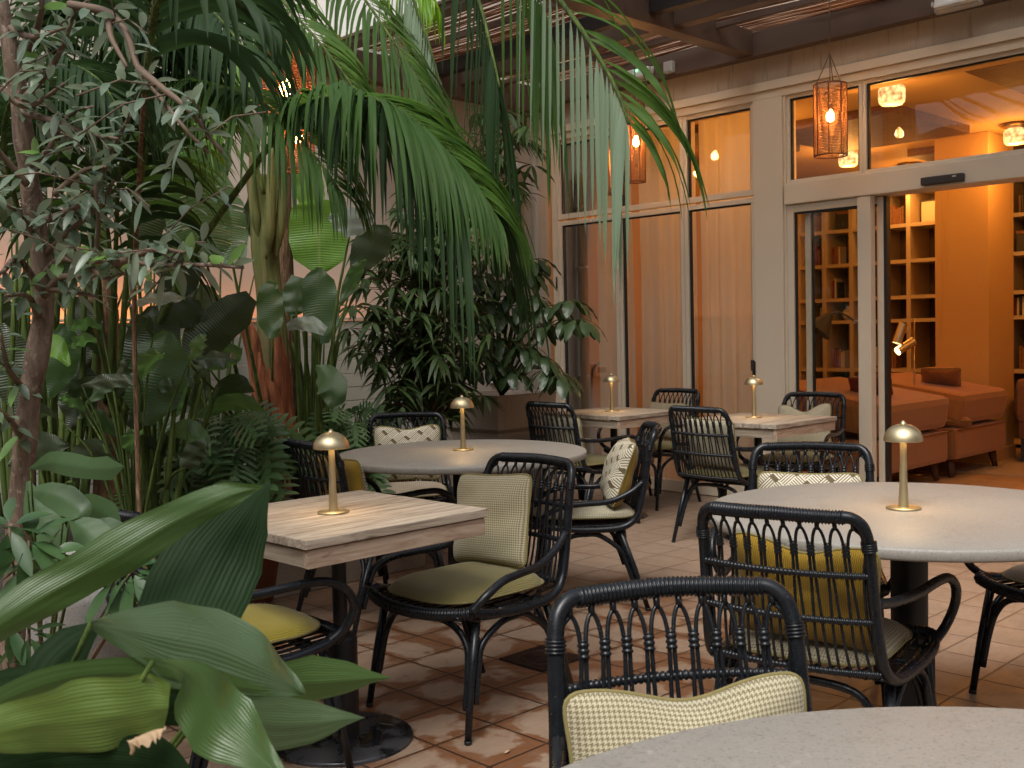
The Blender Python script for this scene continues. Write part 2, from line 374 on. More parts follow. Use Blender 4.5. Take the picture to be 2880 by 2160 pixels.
def mk_reed():
    b = NB('reed_canes'); o = b.obj(); x, y, z = b.sep(o)
    v = b.comb(b.math('MULTIPLY', x, 2.0), b.math('MULTIPLY', y, 90), 0.0); n = b.noise(v, 1.0, 4)
    b.set(b.ramp(n, [(0.3, (0.09, 0.038, 0.022)), (0.5, (0.27, 0.135, 0.075)), (0.72, (0.52, 0.31, 0.18))]), 0.55, 0, 0.4); b.translucent((0.5, 0.25, 0.12), 0.2); return b.m
M['reed'] = mk_reed()
def mk_wicker(name, c1, c2):
    b = NB(name); n = b.noise(b.obj(), 60, 3); c = b.mix(n, c1, c2); b.set(c, 0.6, 0, 0.3); b.translucent((0.9, 0.45, 0.15), 0.2); return b.m
M['wicker'] = mk_wicker('amber_wicker', (0.36, 0.16, 0.06), (0.58, 0.30, 0.13))
M['wicker_dark'] = mk_wicker('dark_wicker', (0.14, 0.055, 0.03), (0.26, 0.11, 0.06))
M['rope'] = plain('brown_rope', (0.16, 0.085, 0.045), 0.8, 0, 0.3, 40)
def mk_emit(name, col, st):
    b = NB(name); b.set((0.8, 0.7, 0.5), 0.5); b.emit(col, st); return b.m
M['bulb'] = mk_emit('warm_bulb', (1.0, 0.62, 0.28), 40)
M['led'] = mk_emit('warm_led', (1.0, 0.70, 0.38), 9)
M['green_led'] = mk_emit('green_led', (0.05, 1.0, 0.18), 14)
M['glow_bulb'] = mk_emit('lantern_bulb', (1.0, 0.50, 0.16), 60)
def mk_jar():
    b = NB('hammered_glass'); v = b.n('TexVoronoi'); b.L(b.obj(), v.inputs['Vector']); v.inputs['Scale'].default_value = 34
    b.set(b.mix(v.outputs['Distance'], (0.95, 0.72, 0.36), (0.6, 0.4, 0.16)), 0.15, 0, 0.6); b.bump(v.outputs['Distance'], 0.8, 0.01)
    k = b.n('MapRange'); b.L(v.outputs['Distance'], k.inputs[0]); k.inputs[3].default_value = 1.5; k.inputs[4].default_value = 0.12
    b.b.inputs['Emission Color'].default_value = (1.0, 0.66, 0.28, 1); b.L(k.outputs[0], b.b.inputs['Emission Strength']); return b.m
M['jar'] = mk_jar()
def mk_bark(name, c1, c2, c3, sx=30, sz=3, lich=0.0):
    b = NB(name); o = b.obj(); n = b.noise(b.map(o, (sx, sx, sz)), 1.6, 6, 0.65, 0.8); m = b.noise(o, 5, 4)
    c = b.ramp(n, [(0.32, c1), (0.5, c2), (0.68, c3)]); c = b.mix(b.rf(m, 0.5, 0.7, 0, 0.5), c, c1)
    if lich: c = b.mix(b.rf(b.noise(o, 45, 4, 0.7), 0.56, 0.66, 0, lich), c, (0.33, 0.27, 0.21))
    b.set(c, 0.8, 0, 0.25); b.bump(n, 0.7, 0.02); return b.m
M['bark_grey'] = mk_bark('grey_brown_bark', (0.08, 0.052, 0.037), (0.17, 0.12, 0.088), (0.27, 0.20, 0.155), 18, 6, 0.7)
M['bark_palm'] = mk_bark('fibrous_palm_bark', (0.045, 0.028, 0.016), (0.15, 0.085, 0.045), (0.30, 0.19, 0.11), 50, 6)
M['bark_red'] = mk_bark('red_brown_sheath', (0.07, 0.022, 0.010), (0.20, 0.065, 0.026), (0.37, 0.16, 0.075), 16, 1.0)
M['bark_ficus'] = mk_bark('ficus_bark', (0.05, 0.02, 0.014), (0.10, 0.042, 0.03), (0.16, 0.08, 0.055), 20, 6)
M['stem_green'] = mk_bark('green_stem', (0.022, 0.038, 0.008), (0.060, 0.095, 0.018), (0.12, 0.17, 0.038), 20, 1.0)
M['pseudo'] = mk_bark('olive_pseudostem', (0.05, 0.06, 0.018), (0.12, 0.13, 0.04), (0.17, 0.12, 0.07), 14, 0.7)
M['twig'] = plain('brown_twig', (0.13, 0.085, 0.055), 0.7, 0, 0.35, 20)
def mk_leaf(name, c1, c2, back=None, rough=0.35, tl=0.25, ribs=None, nsc=9, spec=0.5, wear=0.0, tcol=None, var=8.0):
    b = NB(name); o = b.obj(); u, v, _ = b.sep(b.uv()); n = b.noise(o, nsc, 3); n2 = b.noise(o, var, 2)
    c = b.mix(b.rf(n, 0.3, 0.7), c1, c2)
    hh = None
    if ribs == 'cross':      # banana: fine ribs leaving the midrib
        w = b.math('SINE', b.math('MULTIPLY', b.math('ADD', u, b.math('MULTIPLY', b.math('ABSOLUTE', v), 0.02)), 230.0)); hh = w
        c = b.mix(b.rf(w, 0.2, 1, 0, 0.30), c, tuple(min(1, q*1.9) for q in c2))
        mr = b.rf(b.math('ABSOLUTE', v), 0.02, 0.06, 1, 0); c = b.mix(mr, c, (0.22, 0.30, 0.09))
    elif ribs == 'long':     # pleats that run along the blade
        w = b.math('ADD', b.math('SINE', b.math('MULTIPLY', v, 62.0)), b.math('MULTIPLY', b.math('SINE', b.math('MULTIPLY', v, 17.0)), 1.6))
        hh = b.math('ADD', w, b.math('MULTIPLY', b.noise(b.comb(b.math('MULTIPLY', u, 3.0), b.math('MULTIPLY', v, 24.0)), 1.0, 4), 2.2))
        stv = b.noise(b.comb(b.math('MULTIPLY', u, 2.2), b.math('MULTIPLY', v, 19.0)), 1.0, 6, 0.75)
        c = b.mix(b.rf(stv, 0.42, 0.62), b.mix(0.6, c, c1), c2); c = b.mix(b.rf(stv, 0.56, 0.72, 0, 0.8), c, tuple(min(1, q*1.8) for q in c2))
    elif ribs == 'pinnate':
        w = b.math('SINE', b.math('MULTIPLY', b.math('SUBTRACT', u, b.math('MULTIPLY', b.math('ABSOLUTE', v), 0.10)), 58.0)); hh = w
        mr = b.rf(b.math('ABSOLUTE', v), 0.02, 0.07, 1, 0); c = b.mix(b.math('MULTIPLY', mr, 0.8), c, tuple(min(1, q*3.0) for q in c2))
        c = b.mix(b.rf(w, 0.75, 1, 0, 0.14), c, tuple(min(1, q*2) for q in c2))
    if wear:
        e = b.math('ADD', b.math('MAXIMUM', b.math('ABSOLUTE', v), b.rf(u, 0.9, 1.0, 0, 1)), b.math('MULTIPLY', b.math('SUBTRACT', b.noise(o, 30, 4, 0.7), 0.5), 0.8))
        c = b.mix(b.rf(e, 1.02, 1.16, 0, wear), c, (0.34, 0.20, 0.09))
    if back is not None:
        g = b.n('NewGeometry'); c = b.mix(g.outputs['Backfacing'], c, back)
    b.set(c, b.rf(n2, 0.3, 0.7, rough-0.06, rough+0.10), 0, spec)
    if hh is not None: b.bump(hh, 0.3 if ribs == 'cross' else (0.2 if ribs == 'long' else 0.04), 0.004)
    b.translucent(tcol or tuple(min(1, q*2.6) for q in c2), tl); return b.m
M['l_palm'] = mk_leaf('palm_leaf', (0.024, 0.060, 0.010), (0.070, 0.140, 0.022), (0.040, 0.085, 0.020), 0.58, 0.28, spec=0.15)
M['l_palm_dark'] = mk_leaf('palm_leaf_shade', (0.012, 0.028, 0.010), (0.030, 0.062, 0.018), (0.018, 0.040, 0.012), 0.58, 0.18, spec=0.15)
M['l_palm_sage'] = mk_leaf('palm_leaf_sage', (0.13, 0.195, 0.115), (0.23, 0.31, 0.20), (0.15, 0.21, 0.13), 0.52, 0.2, spec=0.3, tcol=(0.30, 0.42, 0.16))
M['l_bright'] = mk_leaf('bright_leaf', (0.07, 0.18, 0.022), (0.15, 0.32, 0.045), None, 0.38, 0.35, 'cross', tcol=(0.32, 0.62, 0.08))
M['l_lime'] = mk_leaf('lime_palm_leaf', (0.12, 0.24, 0.015), (0.22, 0.40, 0.03), None, 0.4, 0.5, tcol=(0.5, 0.8, 0.06))
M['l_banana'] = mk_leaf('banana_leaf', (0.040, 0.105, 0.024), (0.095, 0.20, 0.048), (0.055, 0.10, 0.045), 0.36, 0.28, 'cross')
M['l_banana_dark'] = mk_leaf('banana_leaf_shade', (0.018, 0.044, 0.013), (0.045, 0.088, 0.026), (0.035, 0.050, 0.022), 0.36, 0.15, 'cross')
M['l_silver'] = mk_leaf('silvery_leaf', (0.16, 0.21, 0.17), (0.33, 0.38, 0.34), None, 0.28, 0.2, 'cross')
M['l_olive'] = mk_leaf('grey_green_leaf', (0.055, 0.095, 0.058), (0.15, 0.205, 0.135), (0.19, 0.23, 0.16), 0.34, 0.2, nsc=14)
M['l_olive_b'] = mk_leaf('fresh_green_leaf', (0.06, 0.15, 0.03), (0.15, 0.29, 0.07), (0.18, 0.27, 0.10), 0.33, 0.3, nsc=14)
M['l_ficus'] = mk_leaf('ficus_leaf', (0.016, 0.032, 0.010), (0.055, 0.092, 0.024), (0.035, 0.05, 0.022), 0.50, 0.15, nsc=7, spec=0.3)
M['l_scheff'] = mk_leaf('schefflera_leaf', (0.010, 0.026, 0.009), (0.032, 0.070, 0.020), (0.035, 0.06, 0.022), 0.36, 0.12, 'pinnate', nsc=7, spec=0.4)
M['l_philo'] = mk_leaf('philodendron_leaf', (0.07, 0.15, 0.05), (0.15, 0.26, 0.095), (0.08, 0.14, 0.055), 0.34, 0.2, nsc=10)
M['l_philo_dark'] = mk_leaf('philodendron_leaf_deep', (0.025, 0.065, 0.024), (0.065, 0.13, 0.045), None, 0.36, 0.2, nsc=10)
M['l_big'] = mk_leaf('broad_glossy_leaf', (0.022, 0.070, 0.020), (0.060, 0.140, 0.042), (0.06, 0.11, 0.045), 0.42, 0.18, 'pinnate', nsc=7, spec=0.3)
M['l_front'] = mk_leaf('pleated_leaf', (0.020, 0.065, 0.014), (0.105, 0.205, 0.045), (0.05, 0.10, 0.025), 0.33, 0.15, 'long', nsc=4, wear=0.0)
M['l_front_y'] = mk_leaf('pleated_leaf_yellowing', (0.040, 0.11, 0.014), (0.21, 0.32, 0.06), (0.10, 0.16, 0.03), 0.36, 0.15, 'long', nsc=4, wear=0.5)
M['l_front_g'] = mk_leaf('pleated_leaf_glossy', (0.035, 0.095, 0.035), (0.13, 0.235, 0.11), (0.05, 0.09, 0.03), 0.27, 0.1, 'long', nsc=4, spec=0.8)
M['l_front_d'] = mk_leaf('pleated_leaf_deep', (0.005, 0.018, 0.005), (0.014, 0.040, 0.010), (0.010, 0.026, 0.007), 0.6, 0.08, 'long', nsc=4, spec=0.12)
M['withered'] = plain('withered_leaf_tip', (0.42, 0.29, 0.17), 0.75, 0, 0.3, 40, 0.4)
M['terracotta'] = plain('terracotta', (0.20, 0.075, 0.040), 0.7, 0, 0.3, 8, 0.25)
M['red_pot'] = plain('dark_red_pot', (0.085, 0.030, 0.020), 0.5, 0, 0.35, 8, 0.2)
M['stone_pot'] = mk_plaster('aged_stone_pot', (0.25, 0.195, 0.155), (0.37, 0.30, 0.25), 0.4)
M['conc_grey'] = mk_concrete('grey_planter_concrete', (0.30, 0.29, 0.27), (0.42, 0.41, 0.38), (0.10, 0.09, 0.08), 0.7)
M['soil'] = plain('dark_soil', (0.022, 0.016, 0.011), 0.95, 0, 0.5, 20, 0.8, 40)
M['slat'] = mk_plaster('grey_green_slats', (0.40, 0.395, 0.33), (0.50, 0.49, 0.42), 0.1)
M['white_plastic'] = plain('aged_white_plastic', (0.50, 0.48, 0.44), 0.4, 0, 0.1)
M['drainpipe'] = plain('cream_pipe', (0.46, 0.42, 0.36), 0.5, 0, 0.12, 5)
M['iron'] = plain('rusty_cast_iron', (0.030, 0.012, 0.008), 0.45, 0.4, 0.5, 30, 0.4)
M['oakfloor'] = mk_wood('oak_boards', (0.42, 0.27, 0.13), (0.28, 0.165, 0.075), (0.52, 0.35, 0.18), 0.14)
M['sofa'] = mk_fabric('orange_sofa_weave', (0.26, 0.11, 0.032), (0.37, 0.175, 0.058), 60)
M['red_cloth'] = plain('red_velvet', (0.22, 0.02, 0.012), 0.7, 0, 0.4, 9)
M['boucle'] = plain('brown_boucle', (0.20, 0.10, 0.055), 0.95, 0, 0.5, 60, 0.9, 90)
M['rug'] = plain('beige_rug', (0.36, 0.27, 0.16), 0.95, 0, 0.4, 30, 0.6, 80)
M['shelf'] = plain('cream_shelf', (0.52, 0.42, 0.28), 0.5, 0, 0.08)
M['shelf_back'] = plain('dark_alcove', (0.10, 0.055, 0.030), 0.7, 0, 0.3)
M['ceil'] = plain('room_ceiling', (0.50, 0.33, 0.14), 0.8, 0, 0.05)
M['brownceil'] = mk_wood('brown_ceiling_panel', (0.12, 0.055, 0.030), (0.07, 0.03, 0.018), (0.18, 0.085, 0.05))
M['darkobj'] = plain('dark_object', (0.035, 0.030, 0.028), 0.5, 0, 0.3)
M['paper'] = plain('cream_paper', (0.6, 0.53, 0.40), 0.7, 0, 0.1)
M['book'] = plain('book_spines', (0.25, 0.12, 0.06), 0.7, 0, 0.5, 30)
M['pinkwall'] = mk_plaster('pink_render', (0.42, 0.27, 0.20), (0.52, 0.36, 0.28))
T = 0.2512
FO = Vector((-0.2543, 4.7599, 0.0))          # paving origin: a joint crossing
DRAIN = (2.5*T, -0.5*T)
M['floor'] = mk_floor()
def toFloor(p):                                # world -> paving-local
    q = Vector((p[0]-FO.x, p[1]-FO.y)); return (q.x*ca + q.y*sa, -q.x*sa + q.y*ca)
V0 = 6.92                                      # plane of the glazed front
UW = 6.62                                      # plane of the end wall
# ---- ground ----
def quadstrip(pts, z): return [Vector((p.x, p.y, z)) for p in pts]
b = MB(); yf = toFloor(FW(0, V0+0.02))[1]; xw = toFloor(FW(UW+0.4, 0))[0]
b.add([(xw, -16, 0), (14, -16, 0), (14, yf, 0), (xw, yf, 0)], [[0, 1, 2, 3]], None, False)
fl = struct(b.build('terrace_floor', M['floor'], None, FO, GA)); fl['label'] = 'stained terracotta tile terrace'
b = MB(); b.add([(xw, yf+0.001, -0.004), (14, yf+0.001, -0.004), (14, yf+9, -0.004), (xw, yf+9, -0.004)], [[0, 1, 2, 3]], None, False)
struct(b.build('room_floor', M['oakfloor'], None, FO, GA))
# planting bed soil with a low kerb at the foot of the end wall
b = MB(); n = 26; P = []
x0, x1 = toFloor(FW(6.45, 0))[0], toFloor(FW(4.95, 0))[0]
for i in range(n):
    row = []
    for j in range(n*2):
        row.append(Vector((x0+(x1-x0)*i/(n-1), -11.5+(yf-1.35+11.5)*j/(n*2-1)-0.0, 0.10+rnd.uniform(-.03, .03)-(0.09 if i == n-1 else 0))))
    P.append(row)
b.grid(P); soil = b.build('planting_soil', M['soil'], None, FO, GA); struct(soil)

# drain cover
d = thing('floor_drain', 'square rusty cast iron drain cover with slots set into the tiles', 'drain cover', FO, GA)
b = MB(); b.box((DRAIN[0], DRAIN[1], 0.003), (T*0.97, T*0.97, 0.006), bev=0.002)
for k in range(12):
    a = 2*PI*k/12; b.box((DRAIN[0]+0.055*math.cos(a), DRAIN[1]+0.055*math.sin(a), 0.0065), (0.035, 0.006, 0.003), rz=a)
b.lathe([(0.085, 0.0062), (0.088, 0.009), (0.092, 0.0062)], (DRAIN[0], DRAIN[1], 0), 32)
b.build('drain_cover', M['iron'], d)
for k in range(6):
    a = 2*PI*k/6+0.2; b2 = MB(); b2.box((DRAIN[0]+0.028*math.cos(a), DRAIN[1]+0.028*math.sin(a), 0.0066), (0.024, 0.005, 0.0016), rz=a)
    b2.build('drain_slot', M['seal'], d)
# ---------------- rattan chair ----------------
def yb(z):     # depth of the side tube at height z
    return float(np.interp(z, [0.40, 0.50, 0.62, 0.75, 0.84], [-0.205, -0.238, -0.262, -0.285, -0.312]))
def xb(z): return float(np.interp(z, [0.40, 0.62, 0.75, 0.84], [0.236, 0.222, 0.217, 0.213]))
def bp(x, z):  # point on the curved back
    return Vector((x, yb(z) - 0.038*(1-(min(1, abs(x)/xb(z)))**2), z))
def ridged(pts, r, pitch, depth, seg=8, k=4):
    pts = [Vector(p) for p in pts]; L = [0]
    for i in range(1, len(pts)): L.append(L[-1]+(pts[i]-pts[i-1]).length)
    n = max(4, int(L[-1]/pitch)*k); out = []; rad = []
    for i in range(n+1):
        s = L[-1]*i/n; j = max(1, min(len(L)-1, int(np.searchsorted(L, s)))); t = (s-L[j-1])/max(1e-9, L[j]-L[j-1])
        out.append(pts[j-1].lerp(pts[j], t)); rad.append(r+depth*math.sin(2*PI*(i % k)/k + 0.4))
    return out, rad
def make_chair(high, rough=True):
    t = thing('rattan_chair', 'x', 'chair')
    # wrapped top rail
    tp = catmull([bp(x, 0.838 - 0.004*abs(x)/0.2) for x in (-0.172, -0.12, -0.06, 0, 0.06, 0.12, 0.172)], 6)
    b = MB(); p, r = ridged(tp, 0.0175, 0.0078, 0.0021, 10); b.tube(p, r, 10); b.build('top_rail', M['rattan'], t)
    for s in (-1, 1):
        path = [(s*0.16, bp(s*0.16, .838).y, .838), (s*0.188, -0.318, .832), (s*0.208, -0.306, .812), (s*0.2165, -0.294, .78), (s*0.2185, -0.284, .745),
                (s*0.2225, -0.262, .62), (s*0.229, -0.238, .50), (s*0.235, -0.212, .435), (s*0.243, -0.165, .400), (s*0.252, -0.09, .388), (s*0.262, 0.05, .388), (s*0.268, 0.16, .402), (s*0.255, 0.225, .415)]
        b = MB(); b.tube(catmull(path, 6), 0.0155, 10); b.build('side_frame', M['rattan'], t)
        if high:
            ap = [(s*0.224, -0.25, .612), (s*0.243, -0.16, .598), (s*0.27, -0.03, .595), (s*0.292, 0.09, .604), (s*0.305, 0.175, .600), (s*0.312, 0.235, .565), (s*0.305, 0.262, .51), (s*0.285, 0.245, .45), (s*0.262, 0.20, .408)]
        else:
            ap = [(s*0.224, -0.25, .60), (s*0.235, -0.19, .555), (s*0.255, -0.09, .518), (s*0.278, 0.03, .512), (s*0.292, 0.12, .505), (s*0.298, 0.195, .475), (s*0.275, 0.245, .425)]
        b = MB(); b.tube(catmull(ap, 7), 0.0138, 10); b.build('arm', M['rattan'], t)
        # bound collar on the side tube
        b = MB(); pr = []
        for k in range(17): pr.append(0.0185+0.0022*math.sin(2*PI*k/4+.5))
        b.tube([Vector((s*0.2188, -0.2845, .75)).lerp(Vector((s*0.2175, -0.290, .775)), k/16)+Vector((0, 0, 0)) for k in range(17)], pr, 10)
        b.build('collar', M['rattan'], t)
    # spindles
    n = 9; xs = [(-4+i)*0.0415 for i in range(n)]
    b = MB(); g = MB()
    def rod(pts, r=0.0042): b.tube(pts, r, 6, caps=False)
    ringz = 0.748
    for i, x in enumerate(xs):
        for s in (-1, 1):
            nb = x + s*0.0415
            end = abs(nb) > 4.2*0.0415
            mid = x + s*0.0208 if not end else s*0.190
            lo = [bp(x*1.13+s*0.0125, z) + Vector((0, 0.008*(1-abs(z-.5)*2)*0, 0)) for z in (0.425, 0.50)]
            path = [bp(x*1.15+s*0.0135, .42), bp(x*1.10+s*0.0115, .50), bp(x*1.06+s*0.009, .585), bp(x*1.02+s*0.0055, .68), bp(x+s*0.0045, ringz), bp(x+s*0.0052, ringz+.014), bp(x+s*0.0085, ringz+.036), bp(x+s*0.0145, ringz+.053), bp(x+s*0.0208, ringz+.059)]
            rod(catmull(path, 3))
        pr = [0.0098+0.0015*math.sin(2*PI*k/4+.5) for k in range(13)]
        g.tube([bp(x, ringz-.014).lerp(bp(x, ringz+.016), k/12) for k in range(13)], pr, 8)
    for k_ in range(10):
        xm = (-4.5+k_)*0.0415; b.tube([bp(xm, ringz+.055), bp(xm, ringz+.078)], 0.0062, 6)
    for s in (-1, 1):  # outer single rods
        rod(catmull([bp(s*0.218, .44)+Vector((0, .01, 0)), bp(s*0.205, .56), bp(s*0.203, .68), bp(s*0.209, .735), bp(s*0.207, .765), bp(s*0.203, .79), bp(s*0.1868, .807)], 3))
    b.build('spindles', M['rattan'], t); g.build('spindle_bindings', M['rattan'], t)
    for z in (0.685, 0.565, 0.425):
        hw = xb(z)-0.006
        pts = catmull([bp(x, z)+Vector((0, -0.007, 0)) for x in (-hw, -hw*.66, -hw*.33, 0, hw*.33, hw*.66, hw)], 8)
        p, r = ridged(pts, 0.0088, 0.0105, 0.0017, 8); bb = MB(); bb.tube(p, r, 8); bb.build('back_rail', M['rattan'], t)
    # seat: wrapped front rail and cane slats
    fr = catmull([(-0.258, 0.215, .413), (-0.225, 0.262, .412), (-0.13, 0.292, .402), (0, 0.302, .398), (0.13, 0.292, .402), (0.225, 0.262, .412), (0.258, 0.215, .413)], 8)
    p, r = ridged(fr, 0.0185, 0.0115, 0.0036, 8); b = MB(); b.tube(p, r, 8); b.build('front_rail', M['rattan'], t)
    b = MB()
    for k in range(13):
        x = -0.228+0.038*k; yf_ = 0.30-0.5*x*x
        b.tube([(x, -0.235+.2*x*x, .413), (x*1.02, -0.1, .395), (x*1.04, 0.08, .393), (x*1.03, yf_, .402)], 0.0052, 6)
    for y in (-0.12, 0.05, 0.2): b.tube([(-0.255, y, .386), (0, y, .380), (0.255, y, .386)], 0.009, 6)
    b.build('seat_canes', M['rattan'], t)
    ft = {}
    for sx in (-1, 1):
        for sy in (-1, 1):
            foot = Vector((sx*0.262, 0.262, 0)) if sy > 0 else Vector((sx*0.243, -0.262, 0))
            top = Vector((sx*0.238, 0.19, .392)) if sy > 0 else Vector((sx*0.228, -0.135, .386))
            ft[sx, sy] = (foot, top)
            b = MB(); b.tube([foot+Vector((0, 0, .004)), foot.lerp(top, .5)+Vector((0, 0.006*sy, 0)), top], lambda q: 0.0118+0.003*q, 10)
            b.build('leg', M['rattan'], t)
            b = MB(); b.lathe([(0, 0), (0.0125, 0), (0.013, .012), (0.011, .013)], foot, 10); b.build('foot_cap', M['black_metal'], t)
    def onleg(sx, sy, q, off): f0, t0 = ft[sx, sy]; return f0.lerp(t0, q)+Vector(off)
    for sx in (-1, 1):
        i = -sx*0.0
        pts = [onleg(sx, 1, .30, (0, -.021, 0)), onleg(sx, 1, .55, (0, -.022, 0)), onleg(sx, 1, .76, (0, -.032, 0)), Vector((sx*.243, .095, .352)), Vector((sx*.24, 0.02, .362)), Vector((sx*.234, -.045, .354)), onleg(sx, -1, .74, (0, .03, 0)), onleg(sx, -1, .55, (0, .022, 0)), onleg(sx, -1, .30, (0, .021, 0))]
        b = MB(); b.tube(catmull(pts, 5), 0.0115, 8); b.build('side_brace', M['rattan'], t)
    for sy in (-1, 1):
        yy = 0.21 if sy > 0 else -0.165
        pts = [onleg(-1, sy, .25, (.021, 0, 0)), onleg(-1, sy, .55, (.024, 0, 0)), onleg(-1, sy, .76, (.04, 0, 0)), Vector((-.14, yy, .352)), Vector((0, yy, .366)), Vector((.14, yy, .352)), onleg(1, sy, .76, (-.04, 0, 0)), onleg(1, sy, .55, (-.024, 0, 0)), onleg(1, sy, .25, (-.021, 0, 0))]
        b = MB(); b.tube(catmull(pts, 5), 0.0115, 8); b.build('cross_brace', M['rattan'], t)
    regk(t); return t
ch_hi = make_chair(True); ch_lo = make_chair(False)
CHAIRS = dict(   # name: origin, facing (deg), arms, label
    A=((0.325, 1.565), -81, 1, 'largest black rattan chair, its houndstooth pillow showing behind the nearest round table'),
    B=((0.845, 2.95), 56, 1, 'black rattan chair seen from behind with a mustard pillow pressed against its spindles'),
    C=((1.06, 3.84), -108, 1, 'black rattan chair facing the viewer across the round table with the largest brass lamp'),
    D=((1.955, 3.60), -152, 1, 'black rattan chair with brown ribbed seat cut off by the right edge'),
    E=((-0.16, 3.71), -136, 0, 'black rattan chair with plump olive seat and square houndstooth pillow, angled to the near table'),
    F=((0.35, 5.17), 180, 0, 'black rattan chair seen from the side with a mustard-backed basketweave pillow'),
    G=((-0.60, 6.02), -84, 1, 'black rattan chair behind the middle round table holding a basketweave pillow'),
    H=((-0.675, 4.925), 41, 1, 'black rattan chair between near pine table and middle round table, its back to the viewer'),
    I=((0.47, 7.22), 41, 1, 'black rattan chair with olive seat at the far pine table beside the stone planter'),
    J=((1.05, 8.06), -138, 1, 'black rattan chair against the curtained windows, only its back showing above a pine table'),
    K=((1.33, 6.505), 40, 1, 'black rattan chair seen from behind, tucked under the pine table nearest the doorway'),
    L=((1.90, 7.15), -130, 1, 'black rattan chair in front of the sliding glass panel with sagging houndstooth pillow'),
    N=((-0.88, 3.16), 42, 1, 'black rattan chair with lime seat half hidden behind the broad foreground leaves'))
used = {1: False, 0: False}; CH = {}
for k, (o, deg, hi, lab) in CHAIRS.items():
    src = ch_hi if hi else ch_lo; rz = math.radians(deg-90)
    if not used[hi]: r = src; used[hi] = True; r.location = (o[0], o[1], 0); r.rotation_euler = (0, 0, rz); r['label'] = lab
    else: r = dup(src, (o[0], o[1], 0), rz, lab)
    r['group'] = 'rattan chairs round the terrace tables'; CH[k] = (Vector((o[0], o[1], 0)), rz)
# ---------------- pillows and seat pads ----------------
def pillow_sheet(w, h, t, side, n=22, sag=0.0, seedv=0):
    P, U = [], []; q = random.Random(seedv); ph = [q.uniform(0, 6) for _ in range(6)]
    for i in range(n+1):
        pr, ur = [], []
        for j in range(n+1):
            a, c = -1+2*i/n, -1+2*j/n
            x = a*w/2*(1-0.075*(1-c*c)*a*a)*(1-.10*(a*c)**6); z = c*h/2*(1-0.085*(1-a*a)*c*c)*(1-.10*(a*c)**6)
            k = max(0.0, (1-abs(a)**2.6)*(1-abs(c)**2.6))**0.5
            wr = 0.008*math.sin(4*a+ph[0]+2*c)*k + 0.005*math.sin(9*c+ph[1]+3*a)*k*abs(a) - 0.012*sag*math.exp(-(a*a)*8)*k*(c > 0)
            z2 = z - sag*0.05*math.exp(-a*a*6)*max(0, c)
            pr.append(Vector((x, side*(t*k+wr) , z2+h/2))); ur.append((x+0.5, z+0.5))
        P.append(pr); U.append(ur)
    if side > 0: P = P[::-1]; U = U[::-1]
    return P, U
def make_pillow(label, loc, rz, front, back, w=0.40, h=0.40, t=0.055, lean=0.16, roll=0.0, sag=0.0, seedv=0):
    r = thing('pillow', label, 'pillow', loc, 0); r.rotation_mode = 'XYZ'
    r.rotation_euler = (Matrix.Rotation(rz, 3, 'Z') @ Matrix.Rotation(lean, 3, 'X') @ Matrix.Rotation(roll, 3, 'Y')).to_euler()
    # local +y faces the sitter
    P, U = pillow_sheet(w, h, t, 1, 22, sag, seedv); b = MB(); b.grid(P, U); b.build('front_cover', front, r)
    P2, U2 = pillow_sheet(w, h, t*0.8, -1, 22, sag, seedv); b = MB(); b.grid(P2, U2); b.build('back_cover', back, r)
    n = len(P)-1
    edge = [P[i][0] for i in range(n+1)]+[P[n][j] for j in range(1, n+1)]+[P[i][n] for i in range(n-1, -1, -1)]+[P[0][j] for j in range(n-1, 0, -1)]
    b = MB(); b.tube([Vector((e.x, 0, e.z)) for e in edge], 0.0042, 6, closed=True); b.build('piping', M['piping'], r)
    r['group'] = 'pillows on the rattan chairs'
    return r
def chair_local(k, x, y, z):
    o, rz = CH[k]; return o + Matrix.Rotation(rz, 3, 'Z') @ Vector((x, y, z))
def put_pillow(k, label, front, back, dx=0, dy=0, roll=0.0, lean=0.19, **kw):
    return make_pillow(label, chair_local(k, dx, -0.145+dy, 0.463), CH[k][1], front, back, lean=lean, roll=roll, **kw)
put_pillow('A', 'houndstooth pillow on the front chair, sagging in the middle beside the front round table', M['hound'], M['hound'], dx=0.02, dy=0.03, w=0.43, h=0.272, t=0.075, sag=0.5, roll=0.015, lean=0.24, seedv=3)
put_pillow('B', 'mustard backed pillow seen through the spindles of the chair with its back to us', M['basket'], M['mustard'], dx=0.015, dy=-0.01, w=0.41, h=0.30, t=0.06, sag=0.6, lean=0.22, roll=0.05, seedv=5)
put_pillow('C', 'basketweave pillow half hidden by the round table in front of the doorway', M['basket'], M['mustard'], w=0.40, h=0.30, t=0.06, seedv=1)
put_pillow('E', 'square houndstooth pillow with olive piping on the olive chair beside the near pine table', M['hound'], M['hound'], dx=0.045, dy=0.02, w=0.40, h=0.345, t=0.058, roll=0.07, lean=0.20, seedv=8)
put_pillow('F', 'basketweave pillow with mustard back leaning in the chair seen from the side', M['basket'], M['mustard'], dx=0, dy=0.035, w=0.38, h=0.34, t=0.075, lean=0.36, seedv=2)
put_pillow('G', 'basketweave pillow on the chair behind the middle round table', M['basket'], M['mustard'], w=0.40, h=0.335, t=0.055, sag=0.4, seedv=4)
put_pillow('H', 'mustard pillow in the chair between the near pine table and the middle round table', M['basket'], M['mustard'], w=0.40, h=0.32, dx=0.05, t=0.055, seedv=6)
put_pillow('I', 'faded houndstooth pillow in the chair beside the stone planter', M['hound_pale'], M['hound_pale'], w=0.38, h=0.30, t=0.05, seedv=7)
put_pillow('J', 'brown-grey houndstooth pillow under the far table by the curtained windows', M['hound_seat'], M['hound_seat'], w=0.38, h=0.30, t=0.06, seedv=9)
